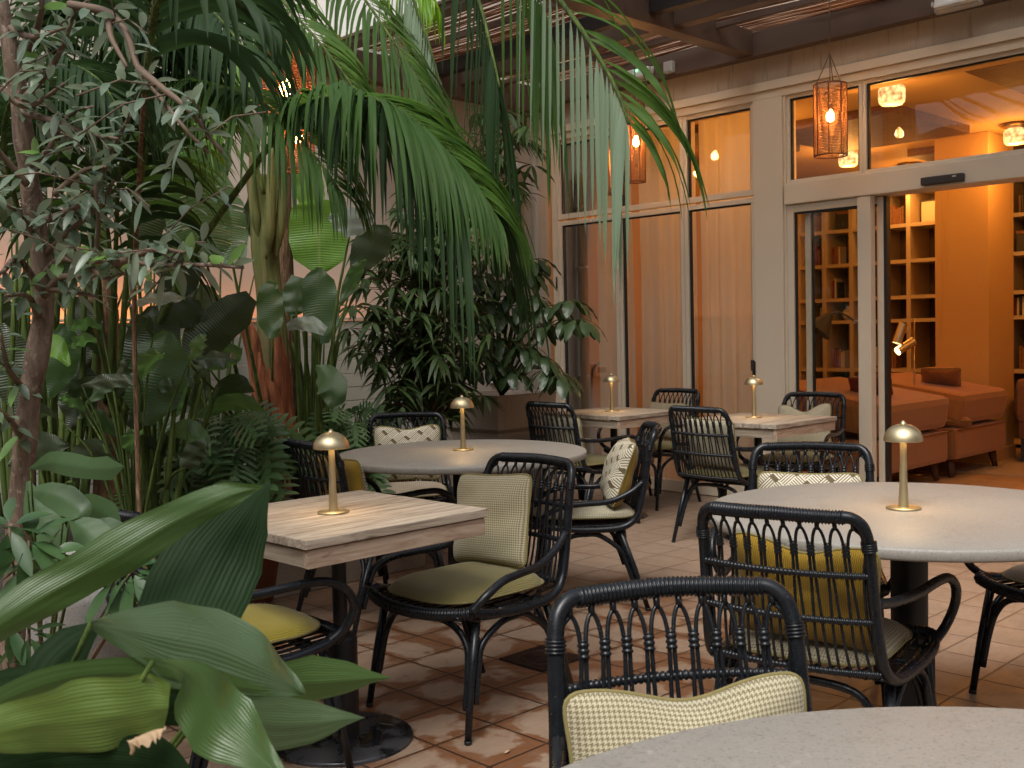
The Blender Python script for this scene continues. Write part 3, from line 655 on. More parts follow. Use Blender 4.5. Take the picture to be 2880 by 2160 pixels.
put_pillow('K', 'pale houndstooth pillow behind the spindles of the chair nearest the doorway', M['hound_pale'], M['hound_pale'], w=0.38, h=0.32, t=0.055, seedv=10)
put_pillow('L', 'sagging houndstooth pillow in the chair in front of the sliding glass panel', M['hound_pale'], M['hound_seat'], w=0.40, h=0.33, t=0.07, dy=0.02, sag=1.0, roll=0.06, seedv=11)
put_pillow('N', 'mustard pillow glimpsed between leaves on the chair by the grey planter', M['basket'], M['mustard'], w=0.38, h=0.30, t=0.05, seedv=12)
def make_pad(label, k, top, under, T_=0.026, dx=0, dy=0):
    r = thing('seat_cushion', label, 'seat cushion', chair_local(k, dx, dy, 0.416), CH[k][1], 'seat cushions on the rattan chairs')
    n, m = 40, 12
    def outl(a):
        c, s_ = math.cos(a), math.sin(a); e = 0.48 if s_ < 0 else 0.62
        x = 0.212*math.copysign(abs(c)**e, c); y = (0.265 if s_ > 0 else 0.225)*math.copysign(abs(s_)**e, s_)
        return x*(1.0 if y < 0.1 else 1.0+0.04), y
    def sheet(sgn, zt):
        P, U = [], []
        for i in range(m+1):
            q = i/m; pr, ur = [], []
            for j in range(n+1):
                x, y = outl(2*PI*j/n); x *= q; y *= q
                h = zt*(1-q**3.2)**0.55; h += 0.003*math.sin(11*x*3+y*20)*(1-q)
                pr.append(Vector((x, y, 0.016+sgn*h))); ur.append((x+.5, y+.5))
            P.append(pr); U.append(ur)
        return (P, U) if sgn < 0 else (P[::-1], U[::-1])
    P, U = sheet(1, T_+.006); b = MB(); b.grid(P, U); b.build('top_cover', top, r)
    P, U = sheet(-1, 0.014); b = MB(); b.grid(P, U); b.build('underside', under, r)
    b = MB(); b.tube([Vector((*outl(2*PI*j/48), 0.016)) for j in range(48)], 0.004, 6, closed=True); b.build('piping', M['piping'], r)
    return r
make_pad('houndstooth seat cushion on the front chair under its pillow', 'A', M['hound_seat'], M['orange_cloth'])
make_pad('striped houndstooth seat cushion on the chair with the mustard backed pillow', 'B', M['hound_seat'], M['orange_cloth'], 0.03, 0.0, 0.01)
make_pad('brown ribbed seat cushion on the far chair of the lamp table', 'C', M['brownrib'], M['orange_cloth'])
make_pad('dark brown ribbed seat cushion cut off by the right edge', 'D', M['brownrib'], M['brownrib'], 0.03)
make_pad('plump plain olive seat cushion on the chair beside the near pine table', 'E', M['olive'], M['olive'], 0.042, 0, 0.01)
make_pad('pale houndstooth seat cushion with orange underside on the sideways chair', 'F', M['hound_pale'], M['orange_cloth'], 0.03)
make_pad('beige ribbed seat cushion with orange underside behind the middle round table', 'G', M['beigerib'], M['orange_cloth'], 0.03)
make_pad('mustard seat cushion on the chair with its back to the near pine table lamp', 'H', M['mustard'], M['orange_cloth'])
make_pad('olive seat cushion on the chair beside the stone planter', 'I', M['olive'], M['orange_cloth'])
make_pad('dim olive seat cushion of the chair against the curtained windows', 'J', M['olive'], M['orange_cloth'])
make_pad('light olive seat cushion of the chair nearest the doorway', 'K', M['olive'], M['olive'])
make_pad('olive seat cushion of the chair in front of the sliding glass panel', 'L', M['olive'], M['olive'])
make_pad('bright lime seat cushion behind the broad foreground leaves', 'N', M['lime'], M['orange_cloth'], 0.034)
# ---------------- tables ----------------
def round_table(name, label, c, R, rc=0.045, base=0.30):
    t = thing(name, label, 'table', (c[0], c[1], 0), 0, 'round concrete tables')
    b = MB(); b.lathe([(0, .711), (R-.012, .711), (R-.004, .713), (R, .719), (R, .738), (R-.003, .743), (R-.008, .745), (R*.6, .745), (0, .745)], (0, 0, 0), 96)
    b.build('tabletop', M['table_conc'], t)
    b = MB(); b.lathe([(rc, .30), (rc, .70), (rc, .711)], (0, 0, 0), 24); b.build('column', M['black_metal'], t)
    b = MB(); b.lathe([(0.078, .012), (0.078, .335), (0.074, .352), (rc+.006, .385), (rc, .388)], (0, 0, 0), 8, False); b.build('sleeve', M['black_metal'], t)
    b = MB(); b.lathe([(base, 0), (base, .010), (base-.006, .014), (base*.5, .017), (0, .018)], (0, 0, 0), 48); b.build('base', M['disc'], t)
    b = MB(); b.box((0, 0, .702), (.42, .05, .018), bev=.003); b.box((0, 0, .7005), (.05, .42, .015), bev=.003); b.build('bracket', M['black_metal'], t)
    return t
round_table('round_table', 'round grey concrete table in the middle of the terrace with a chair on each side', (-0.25, 5.10), 0.60)
round_table('round_table', 'round grey concrete table with the largest brass lamp and a thick black column', (1.19, 3.20), 0.605, 0.054)
round_table('round_table', 'nearest round concrete table, its pale top filling the bottom right corner', (0.55, 0.79), 0.75)
def pine_table(label, c, s=0.70, seedv=0):
    t = thing('pine_table', label, 'table', (c[0], c[1], 0), GA+PI/2, 'weathered pine tables'); h = s/2; w = s/6
    q = random.Random(seedv); b = MB()
    for k in range(6):
        y = -h+w*(k+.5); b.box((q.uniform(-.001, .001), y, .7315+q.uniform(-.0006, .0006)), (s, w-.0032, .027), bev=.003)
    b.build('tabletop', M['pine'], t)
    b = MB()
    for sy in (-1, 1): b.box((0, sy*(h-.020), .6885), (s-.020, .022, .053), bev=.002)
    b.build('apron', M['pine_edge'], t); b = MB()
    for sx in (-1, 1): b.box((sx*(h-.024), 0, .687), (.022, s-.070, .050), bev=.002)
    b.build('end_apron', M['pine_edge2'], t)
    b = MB(); b.lathe([(.024, .30), (.024, .70)], (0, 0, 0), 16); b.build('column', M['black_metal'], t)
    b = MB(); b.lathe([(.052, .012), (.052, .335), (.044, .35), (.026, .352)], (0, 0, 0), 20); b.build('sleeve', M['black_metal'], t)
    b = MB(); b.lathe([(.225, 0), (.225, .010), (.219, .014), (.1, .017), (0, .018)], (0, 0, 0), 48); b.build('base', M['disc'], t)
    b = MB(); b.box((0, 0, .708), (.36, .05, .016)); b.box((0, 0, .7065), (.05, .36, .013)); b.build('bracket', M['black_metal'], t)
    return t
pine_table('square weathered pine table nearest the viewer with a brass lamp near its middle', (-0.572, 3.405), 0.69, 1)
pine_table('square weathered pine table beside the stone planter, farthest from the doorway', (0.71, 7.50), 0.70, 2)
pine_table('square weathered pine table beside the cream doorway post', (1.53, 6.64), 0.70, 3)
# ---------------- brass table lamps ----------------
def make_lamp():
    t = thing('table_lamp', 'x', 'lamp')
    b = MB(); b.lathe([(0, 0), (.049, 0), (.051, .002), (.051, .0045), (.0495, .006), (0, .0062)], (0, 0, 0), 40); b.build('base', M['brass'], t)
    b = MB(); b.lathe([(.0155, .006), (.0142, .03), (.0122, .07), (.0105, .12), (.0098, .17), (.0098, .222)], (0, 0, 0), 24); b.build('stem', M['brass'], t)
    pr = []
    for k in range(15):
        a = PI/2*k/14; pr.append((0.0578*math.cos(a)**0.92 if k < 14 else 0.0, .208+.051*math.sin(a)))
    inner = [(r*0.965, z-.0016) for r, z in pr[::-1]]
    b = MB(); b.lathe(pr, (0, 0, 0), 40); b.lathe(inner, (0, 0, 0), 40); b.lathe([(pr[0][0], pr[0][1]), (inner[-1][0], inner[-1][1])], (0, 0, 0), 40); b.build('shade', M['brass'], t)
    b = MB(); b.lathe([(.010, .257), (.010, .2605), (.008, .2625), (.004, .268), (0, .269)], (0, 0, 0), 20); b.build('finial', M['brass'], t)
    b = MB(); b.lathe([(.013, .226), (.038, .226), (.038, .230), (.013, .230), (.013, .226)], (0, 0, 0), 32); b.build('light_ring', M['led'], t)
    aux_light('lamp_glow', 'POINT', (0, 0, .217), 1.7, (1.0, 0.62, 0.28), t, 0.03)
    regk(t); return t
lamp = make_lamp(); first = True
for (x, y, lab) in ((-0.5805, 3.388, 'brass mushroom lamp on the near pine table'), (-0.245, 5.17, 'brass mushroom lamp on the middle round table'),
                    (0.70, 7.50, 'small brass mushroom lamp on the pine table beside the stone planter'), (1.52, 6.70, 'brass mushroom lamp on the pine table beside the doorway post'),
                    (1.18, 3.215, 'brass mushroom lamp on the round table in front of the open doorway')):
    z = 0.7455
    if first: r = lamp; first = False; r.location = (x, y, z); r['label'] = lab
    else: r = dup(lamp, (x, y, z), rnd.uniform(0, 6), lab)
    r['group'] = 'brass mushroom lamps on the tables'
# ---------------- glazed front of the restaurant ----------------
# local frame of everything here: x = -u (to the right), y = v (into the building)
bd = thing('restaurant_building', 'low cream building front with tall aluminium windows, glowing orange inside', 'building', FW(4.0, V0, 0), GA)
def L(u, v, z): return Vector((-(u-4.0), v-V0, z))
def fbox(b, u0, u1, v0, v1, z0, z1, bev=0.0):
    c = L((u0+u1)/2, (v0+v1)/2, (z0+z1)/2); return b.box(c, (abs(u1-u0), abs(v1-v0), abs(z1-z0)), bev=bev)
RE = -0.6                                            # right end of the front
b = MB(); fbox(b, RE, UW, V0-.03, V0+.30, 3.112, 4.2); b.build('fascia', M['fascia'], bd)
b = MB(); fbox(b, RE, 6.50, V0-.045, V0+.06, 3.045, 3.108, .004); fbox(b, RE, 6.50, V0-.028, V0+.06, 2.985, 3.043, .004); b.build('cornice', M['frame'], bd)
b = MB(); fbox(b, 4.185, 4.43, V0-.04, V0+.16, 0, 2.983, .006); fbox(b, 4.165, 4.183, V0-.02, V0+.12, 0, 2.983); b.build('post', M['frame'], bd)
b = MB(); fbox(b, RE, 4.163, V0-.055, V0+.17, 2.195, 2.345, .008); b.build('door_header', M['frame'], bd)
# windows of the left part: lower light + transom each
def window(u0, u1, z0, z1, fr=0.036, bot=None):
    b = MB(); bt = bot or fr
    fbox(b, u0, u0+fr, V0-.012, V0+.05, z0, z1, .003); fbox(b, u1-fr, u1, V0-.012, V0+.05, z0, z1, .003)
    fbox(b, u0+fr, u1-fr, V0-.010, V0+.048, z1-fr, z1, .003); fbox(b, u0+fr, u1-fr, V0-.010, V0+.048, z0, z0+bt, .003)
    w = b.build('window', M['frame'], bd)
    s = MB(); g = .012
    fbox(s, u0+fr, u0+fr+g, V0+.004, V0+.03, z0+bt, z1-fr); fbox(s, u1-fr-g, u1-fr, V0+.004, V0+.03, z0+bt, z1-fr)
    fbox(s, u0+fr+g, u1-fr-g, V0+.004, V0+.03, z1-fr-g, z1-fr); s.build('seal', M['seal'], w)
    p = MB(); p.add([L(u0+fr, V0+.018, z0+bt), L(u1-fr, V0+.018, z0+bt), L(u1-fr, V0+.018, z1-fr), L(u0+fr, V0+.018, z1-fr)], [[0, 1, 2, 3]], None, False)
    p.build('pane', M['glass'], w); return w
for (u0, u1) in ((4.433, 5.082), (5.085, 5.757), (5.760, 6.44)):
    window(u0, u1, 0.006, 2.282, .036, .092); window(u0, u1, 2.30, 2.984, .034, .045)
window(3.573, 4.163, 2.348, 2.984, .026); window(2.20, 3.571, 2.348, 2.984, .026); window(0.9, 2.198, 2.348, 2.984, .026); window(RE, 0.898, 2.348, 2.984, .026)
b = MB(); fbox(b, 6.44, 6.50, V0-.03, V0+.10, 0, 2.983, .004); b.build('jamb', M['frame'], bd)
b = MB(); fbox(b, RE, 4.163, V0-.03, V0+.20, 0.0, .014, .003); b.build('threshold', M['frame'], bd)
# fixed side light and the open sliding leaves parked behind it
def sash(name, u0, u1, v, z0, z1, fr, mat='frame'):
    b = MB(); fbox(b, u0, u0+fr, v-.02, v+.025, z0, z1, .003); fbox(b, u1-fr, u1, v-.02, v+.025, z0, z1, .003)
    fbox(b, u0+fr, u1-fr, v-.018, v+.023, z1-fr, z1, .003); fbox(b, u0+fr, u1-fr, v-.018, v+.023, z0, z0+fr*1.3, .003); w = b.build(name, M[mat], bd)
    s = MB(); fbox(s, u1-fr-.014, u1-fr, v-.006, v+.012, z0+fr, z1-fr); fbox(s, u0+fr, u1-fr-.014, v-.006, v+.012, z1-fr-.014, z1-fr); s.build('seal', M['seal'], w)
    p = MB(); p.add([L(u0+fr, v, z0+fr), L(u1-fr, v, z0+fr), L(u1-fr, v, z1-fr), L(u0+fr, v, z1-fr)], [[0, 1, 2, 3]], None, False); p.build('pane', M['glass'], w)
sash('side_light', 3.505, 4.163, V0+.0, .015, 2.193, .055)
sash('sliding_door', 3.46, 4.06, V0+.075, .016, 2.188, .045)
sash('sliding_door', 3.47, 4.09, V0+.135, .016, 2.188, .040)
b = MB(); fbox(b, 3.437, 3.457, V0+.055, V0+.11, .016, 2.188); b.build('door_seal', M['seal'], bd)
b = MB(); fbox(b, 3.505, 3.60, V0-.045, V0-.021, .015, 2.193, .004); b.build('door_jamb', M['frame'], bd)
b = MB(); fbox(b, 4.440, 4.452, V0-.05, V0-.012, .93, 1.06, .003); fbox(b, 4.434, 4.46, V0-.058, V0-.045, .99, 1.07, .003); b.build('window_handle', M['darkobj'], bd)
for z in (.35, 1.75): 
    b = MB(); b.tube([L(6.452, V0-.036, z-.05), L(6.452, V0-.036, z+.05)], .008, 8); b.build('hinge', M['darkobj'], bd)
s_ = thing('motion_sensor', 'long black motion sensor fixed on the cream header above the open doorway', 'sensor', FW(2.99, V0-.057, 2.236), GA)
b = MB(); b.box((0, -.022, 0), (.275, .044, .052), bev=.008); b.build('housing', M['darkobj'], s_)
b = MB(); b.box((.085, -.0455, .010), (.024, .002, .008)); b.build('badge', M['paper'], s_)
# ---------------- end wall, column, downpipe, slatted fence ----------------
w = thing('courtyard_wall', 'tall cream plastered wall closing the courtyard behind the plants', 'wall', FW(UW, 3, 0), GA)
b = MB(); b.box((-.15, 0.5+0, 2.1), (.3, 7.84, 4.2)); b.build('wall_face', M['plaster'], w)
b = MB(); b.box((-.15, -6.45, 1.5), (.3, 6.05, 3.0)); b.build('low_wall', M['plaster'], w)
b = MB(); b.box((0.025, 3.83, 1.6), (.10, .18, 3.2), bev=.03); b.build('pier', M['plaster'], w)
p = thing('downpipe', 'cream drainpipe running down the corner of the plastered wall', 'drainpipe', FW(UW-.07, 6.53, 0), GA)
b = MB(); b.lathe([(.048, 0), (.048, 2.66), (.056, 2.662), (.056, 2.76), (.05, 2.765)], (0, 0, 0), 20); b.build('pipe', M['drainpipe'], p)
for z in (.9, 1.9, 2.45):
    b = MB(); b.lathe([(.052, -.012), (.0535, -.01), (.0535, .01), (.052, .012)], (0, 0, z), 20); b.box((-.04, 0, z), (.06, .02, .02)); b.build('pipe_clip', M['drainpipe'], p)
for k, (px, py, h) in enumerate(((1076, 812, .10), (1062, 795, .16))):
    q = ray(px, py); uu = UW-.03; U_ = Vector((-ca, -sa, 0)); t_ = uu/q.dot(U_); pt = q*t_ + Vector((0, 0, CAMH))
    if k == 0:
        jb = thing('junction_box', 'small dark window of a white junction box on the wall above the stone planter', 'junction box', pt, GA)
        b = MB(); b.box((0, 0, 0), (.05, .17, .12), bev=.006); b.build('box_body', M['white_plastic'], jb)
        b = MB(); b.box((.0265, 0, .0), (.004, .12, .05)); b.build('box_window', M['darkobj'], jb)
f = thing('slatted_fence', 'grey green horizontal slat screen in front of the glowing wall base', 'fence', FW(6.42, .75, 0), GA)
for k in range(14):
    z = .06+.0985*k; b = MB(); b.box((rnd.uniform(-.001, .001), 0, z+.046), (.022, 9.2, .0905), bev=.002); b.build('slat', M['slat'], f)
b = MB(); b.box((-.005, 0, 1.447), (.06, 9.2, .018), bev=.003)
for k in range(6): b.box((-.035, -4.3+1.75*k, .71), (.045, .045, 1.42))
b.build('fence_frame', M['slat'], f)
st = thing('strip_light', 'warm strip light hidden behind the slatted fence', 'light', FW(6.47, 1.8, 1.36), GA)
b = MB(); b.box((0, -.9, 0), (.02, 7.8, .012)); b.build('profile', M['white_plastic'], st)
for k in range(5):
    l = bpy.data.lights.new('strip_glow', 'AREA'); l.shape = 'RECTANGLE'; l.size = .03; l.size_y = 1.5; l.energy = (4.5 if k < 4 else 1.6); l.color = (1, .24, .02)
    o = bpy.data.objects.new('strip_glow', l); C.objects.link(o); o.parent = st; o.location = (0, -3.9+1.55*k, .012); o.rotation_euler = (PI, math.radians(-18), 0)
# other sides of the courtyard, behind and beside the viewer
for nm, lab, c, sz in (('opposite_wall', 'pale wall of the courtyard behind the viewer', FW(3, -4.2, 0), (12, .3, 4.6)), ('side_wall', 'pale wall closing the terrace on the near side', FW(-3.6, 2, 0), (.3, 12, 3.9))):
    w2 = thing(nm, lab, 'wall', c, GA); b = MB(); b.box((0, 0, sz[2]/2), sz); b.build('wall_face', M['plaster'], w2)
    for k in range(4):
        b = MB()
        if sz[0] > 1: b.box((-4.2+2.8*k, .16, 3.0), (1.1, .03, 1.5), bev=.004)
        else: b.box((-.16, -4.2+2.8*k, 2.7), (.03, 1.1, 1.3), bev=.004)
        b.build('window', M['darkobj'], w2)
# far building over the low wall
fb = thing('far_building', 'pinkish rendered building glimpsed between the palms with small windows', 'building', W3(470, 100, 15)*Vector((1, 1, 0)) if False else Vector((-4.2, 15, 0)), 0.25)
b = MB(); b.box((0, 0, 3.2), (9, .4, 6.4)); b.build('wall', M['pinkwall'], fb)
b = MB(); b.box((0, -.05, 6.5), (9.3, .7, .2)); b.build('roof_edge', M['white_plaster'], fb)
for i in range(6):
    for z in (1.6, 3.5, 5.3):
        b = MB(); x = -3.8+1.5*i; b.box((x, -.19, z), (.8, .06, 1.1)); ww = b.build('window', M['white_plaster'], fb)
        b = MB(); b.box((x-.19, -.225, z), (.32, .03, .98)); b.box((x+.19, -.225, z), (.32, .03, .98)); b.build('pane', M['darkobj'], ww)
# ---------------- pergola ----------------
pg = thing('pergola', 'brown steel pergola roofed with reed mats along the glazed front', 'pergola', FW(4.0, V0, 0), GA)
def pbox(nm, u0, u1, v0, v1, z0, z1, mat='steel_beam', bev=.004):
    b = MB(); fbox(b, u0, u1, v0, v1, z0, z1, bev); return b.build(nm, M[mat], pg)
pbox('wall_beam', RE, 6.60, V0-.125, V0-.032, 3.285, 3.46)
for u in (4.36, 2.1, 0.0): pbox('cross_beam', u, u+.13, 4.50, V0-.128, 3.30, 3.47)
pbox('end_beam', 6.49, 6.60, 4.50, V0-.128, 3.23, 3.44)
for a_, b_ in ((4.492, 6.488), (2.232, 4.358), (.132, 2.098)):
    pbox('long_beam', a_, b_, 5.84, 5.94, 3.33, 3.468); pbox('long_beam', a_, b_, 5.58, 5.66, 3.36, 3.466, 'dark_beam')
    pbox('batten', a_, b_, 6.32, 6.36, 3.40, 3.44); pbox('batten', a_, b_, 5.10, 5.14, 3.40, 3.44)
pbox('outer_beam', RE, 6.60, 4.38, 4.498, 3.30, 3.50)
pbox('fascia_board', RE, 6.60, 4.33, 4.375, 3.34, 3.86, 'white_plaster')
q = random.Random(5)
for (a_, b_) in ((4.46, 6.56), (2.20, 4.40), (.05, 2.14)):
    b = MB(); v = 4.52
    while v < V0-.06:
        if q.random() < .22: v += q.uniform(.004, .011)
        u0 = a_; r = q.uniform(.0035, .0058); z = 3.478+q.uniform(0, .018)
        pts = []; n = 7; w_ = q.uniform(-.012, .012)
        for k in range(n+1):
            t = k/n; pts.append(L(a_+(b_-a_)*t, v+w_*(t-.5)+q.uniform(-.0025, .0025), z+q.uniform(-.004, .004)-.018*math.sin(PI*t)))
        b.tube(pts, r, 4, caps=False); v += r*2+q.uniform(-.001, .0022)
    for k in range(5):
        uu = a_+(b_-a_)*(k+.5)/5; b.tube([L(uu, 4.52, 3.470), L(uu, 5.6, 3.462), L(uu, V0-.06, 3.470)], .0012, 4)
    b.build('reed_mat', M['reed'], pg)
# emergency lights
def emerg(lab, u, z, v=6.78, w=.26):
    t = thing('emergency_light', lab, 'emergency light', FW(u, v, z), GA, 'emergency lights on the pergola beam'); t.rotation_euler = (math.radians(-16), 0, GA)
    b = MB(); b.box((0, .03, 0), (w, .05, .10), bev=.012); b.build('housing', M['white_plastic'], t)
    b = MB(); b.box((0, -.012, -.002), (w*.92, .04, .082), bev=.014); b.build('diffuser', M['white_plaster'], t)
    b = MB(); b.lathe([(0, 0), (.006, 0), (.006, .004), (0, .004)], (.0, -.034, .012), 10); g = b.build('indicator', M['green_led'], t)
    for sx in (-1, 1): b = MB(); b.box((sx*(w*.5+.006), .0, 0), (.012, .03, .03), bev=.003); b.build('clip', M['white_plastic'], t)
emerg('grimy white emergency light with green dot above the doorway, cut by the top edge', 2.86, 3.335, 6.77, .30)
emerg('small emergency light with green dot behind the hanging palm leaflets', 5.40, 3.35, 6.77, .26)
jb = thing('junction_box', 'small white box fixed to the pergola beam right of the emergency light', 'junction box', FW(5.10, 6.77, 3.345), GA)
b = MB(); b.box((0, 0, 0), (.085, .05, .09), bev=.010); b.build('box_body', M['white_plastic'], jb); b = MB(); b.box((0, -.027, 0), (.06, .006, .065), bev=.002); b.build('lid', M['white_plastic'], jb)
# ---------------- wicker lanterns ----------------
def wicker_mesh(r, h, q, rows=None, taper=None, gap=.0092):
    b = MB(); rows = rows or int(h/gap)
    for k in range(rows):
        z = h*k/(rows-1); rr = r*(taper(z/h) if taper else 1); n = 26
        b.tube([Vector(((rr+q.uniform(-.0012, .0012)+.0012*(-1)**(j+k))*math.cos(2*PI*j/n), (rr+.0012*(-1)**(j+k))*math.sin(2*PI*j/n), z+q.uniform(-.001, .001))) for j in range(n)], .0026, 4, closed=True)
    return b
def lantern(lab, loc, r, h, mat, taper=None, bulbz=.55, ztop=3.5, e=3.0, ribs=8, gap=.0095, seedv=0):
    q = random.Random(seedv); t = thing('wicker_lantern', lab, 'pendant lamp', loc, q.uniform(0, 3), 'wicker lanterns hanging over the terrace')
    wicker_mesh(r, h, q, None, taper, gap).build('shade', M[mat], t)
    b = MB()
    for k in range(ribs):
        a = 2*PI*k/ribs; P = []
        for j in range(9):
            zz = h*j/8; rr = (r+.003)*(taper(j/8) if taper else 1); P.append((rr*math.cos(a), rr*math.sin(a), zz))
        b.tube(P, .004, 5)
    for z in (0, h): 
        rr = (r+.002)*(taper(z/h) if taper else 1); b.tube([(rr*math.cos(2*PI*j/28), rr*math.sin(2*PI*j/28), z) for j in range(28)], .0055, 5, closed=True)
    b.build('frame', M['wicker_dark'], t)
    b = MB(); rt = r*(taper(1) if taper else 1)
    for k in range(3):
        a = 2*PI*k/3; b.tube([(rt*math.cos(a), rt*math.sin(a), h), (rt*.5*math.cos(a), rt*.5*math.sin(a), h+.10), (0, 0, h+.20)], .0035, 5)
    b.tube([(0, 0, h+.19), (0, 0, ztop-loc[2])], .0035, 6); b.tube([(0, 0, h*bulbz+.07), (0, 0, h+.2)], .003, 5)
    b.build('rope', M['rope'], t)
    b = MB(); b.lathe([(0, -.034), (.014, -.030), (.024, -.016), (.027, 0), (.024, .016), (.014, .035), (.012, .045)], (0, 0, h*bulbz), 16); b.build('bulb', M['glow_bulb'], t)
    b = MB(); b.lathe([(.013, .045), (.014, .048), (.014, .085), (0, .086)], (0, 0, h*bulbz), 12); b.build('socket', M['brass_dark'], t)
    aux_light('lantern_glow', 'POINT', (0, 0, h*bulbz), e*2.6, (1, .50, .18), t, .03)
    return t
lantern('amber wicker lantern hanging before the transom beside the doorway', FW(3.56, 6.45, 2.425), .102, .46, 'wicker', None, .55, 3.45, 6, 8, .0098, 1)
lantern('slim amber wicker lantern behind the tips of the hanging palm frond', FW(5.16, 6.42, 2.44), .065, .60, 'wicker', None, .50, 3.45, 6, 6, .0098, 2)
lantern('short amber wicker lantern farthest left before the transoms', FW(5.36, 6.40, 2.37), .062, .42, 'wicker', None, .6, 3.45, 4, 6, .0098, 3)
lantern('large bell-shaped wicker lantern glowing high among the palms', W3(617, 233, 4.7), .130, .36, 'wicker_dark', lambda t: 1-0.62*max(0, t-.55)**1.4*2.6, .22, 3.5, 5, 10, .0090, 4)
lantern('dark tubular wicker lantern lower among the palms with no visible flame', W3(645, 368, 5.3), .082, .33, 'wicker_dark', lambda t: 1-.2*t, .5, 3.5, .3, 8, .0090, 5)
# ---------------- the lit room ----------------
rm = thing('lounge_room', 'orange lit lounge seen through the glass', 'room', FW(4.0, V0, 0), GA); rm['kind'] = 'structure'
CZ = 3.06
def rbox(nm, u0, u1, v0, v1, z0, z1, mat, bev=0): 
    b = MB(); fbox(b, u0, u1, v0, v1, z0, z1, bev); return b.build(nm, M[mat], rm)
rbox('back_wall', RE, 7.6, 12.05, 12.2, 0, CZ, 'plaster_in'); rbox('left_wall', 7.5, 7.6, V0+.31, 12.04, 0, CZ, 'plaster_in'); rbox('right_wall', RE-.1, RE-.001, V0+.31, 12.04, 0, CZ, 'plaster_in')
rbox('ceiling', RE, 7.6, V0+.31, 12.2, CZ+.002, CZ+.1, 'ceil')
rbox('window_head', RE, 7.6, V0+.055, V0+.309, 2.986, 3.11, 'plaster_in')
for (u0, u1, v0, v1) in ((-.3, 3.02, 7.25, 8.35), (3.35, 3.37, 1, 1.01), (3.95, 5.2, 8.15, 9.6), (5.4, 6.9, 7.6, 9.2), (.6, 3.0, 9.0, 10.6), (3.6, 4.9, 10.4, 11.6)):
    if v0 > 2: rbox('ceiling_panel', u0, u1, v0, v1, CZ-.07, CZ, 'brownceil')
rbox('room_column', 3.955, 4.455, 10.02, 10.62, 0, CZ, 'plaster_in', .004); rbox('column_base', 3.94, 4.47, 10.005, 10.635, 0, .13, 'plaster_in', .003)
rbox('corner_wall', 6.51, 7.5, V0+.312, V0+.42, 0, CZ-.003, 'plaster_in')
# jar ceiling lights
def jar(lab, u, v, e=22, z=CZ):
    t = thing('ceiling_light', lab, 'ceiling light', FW(u, v, z), 0, 'hammered glass ceiling lights')
    b = MB(); b.lathe([(0, 0), (.125, 0), (.128, -.012), (.118, -.024), (.06, -.03), (.055, -.045), (0, -.045)], (0, 0, 0), 32); b.build('ceiling_plate', M['brass_dark'], t)
    b = MB(); b.lathe([(.06, -.04), (.082, -.05), (.092, -.07), (.094, -.13), (.088, -.165), (.070, -.18), (0, -.184)], (0, 0, 0), 28); b.build('glass_jar', M['jar'], t)
    aux_light('jar_glow', 'POINT', (0, 0, -.25), e*.62, (1, .41, .085), t, .10)
jar('glass jar ceiling light just inside, above the left part of the wide transom', 3.58, 7.36, 16)
jar('glass jar ceiling light at the right edge of the view through the transom', 3.66, 9.86, 36)
jar('glass jar ceiling light seen below the wicker lantern by the doorway', 5.22, 9.80, 36)
jar('glass jar ceiling light at the gap beside the curtain', 4.93, 7.75, 20)
jar('added glass jar fill light over the curtain bay', 6.2, 8.2, 26)  # extra jar, added to fill the lounge with light
jar('added glass jar fill light, unseen deeper in the lounge', 2.2, 8.4, 34); jar('added unseen glass jar fill light beyond the room column', 2.0, 10.9, 34); jar('added glass jar fill light in front of the bookcase', 5.3, 11.3, 20)  # more added jars, unseen, put in to brighten the lounge
# curtains
def curtain(lab, u0, u1, v, seedv, z0=.03, z1=2.98, amp=.032):
    q = random.Random(seedv); b = MB(); n = int((u1-u0)*90); P = []; ph = [q.uniform(0, 6) for _ in range(5)]
    for i in range(16):
        z = z0+(z1-z0)*i/15; row = []
        for j in range(n+1):
            u = u0+(u1-u0)*j/n; a = amp*(math.sin(u*46+ph[0]+1.2*math.sin(u*9+ph[1]))+.5*math.sin(u*23+ph[2]+.35*z)) 
            row.append(L(u+.006*math.sin(z*2+u*20), v+a*(.7+.3*math.sin(z+ph[3])), z + (.02*math.sin(u*31+ph[4]) if i == 0 else 0)))
        P.append(row)
    b.grid(P); o = b.build('curtain', M['curtain'], None, FW(4.0, V0, 0), GA); tag(o, lab, 'curtain', 'sheer curtains behind the windows'); return o
curtain('sheer cream curtain behind the window nearest the doorway post', 4.50, 5.10, 7.16, 1)
curtain('sheer cream curtain behind the middle window of the three', 5.13, 5.76, 7.16, 2)
curtain('sheer orange-lit curtain behind the leftmost window, drawn short of its left side', 5.80, 6.20, 7.16, 3)
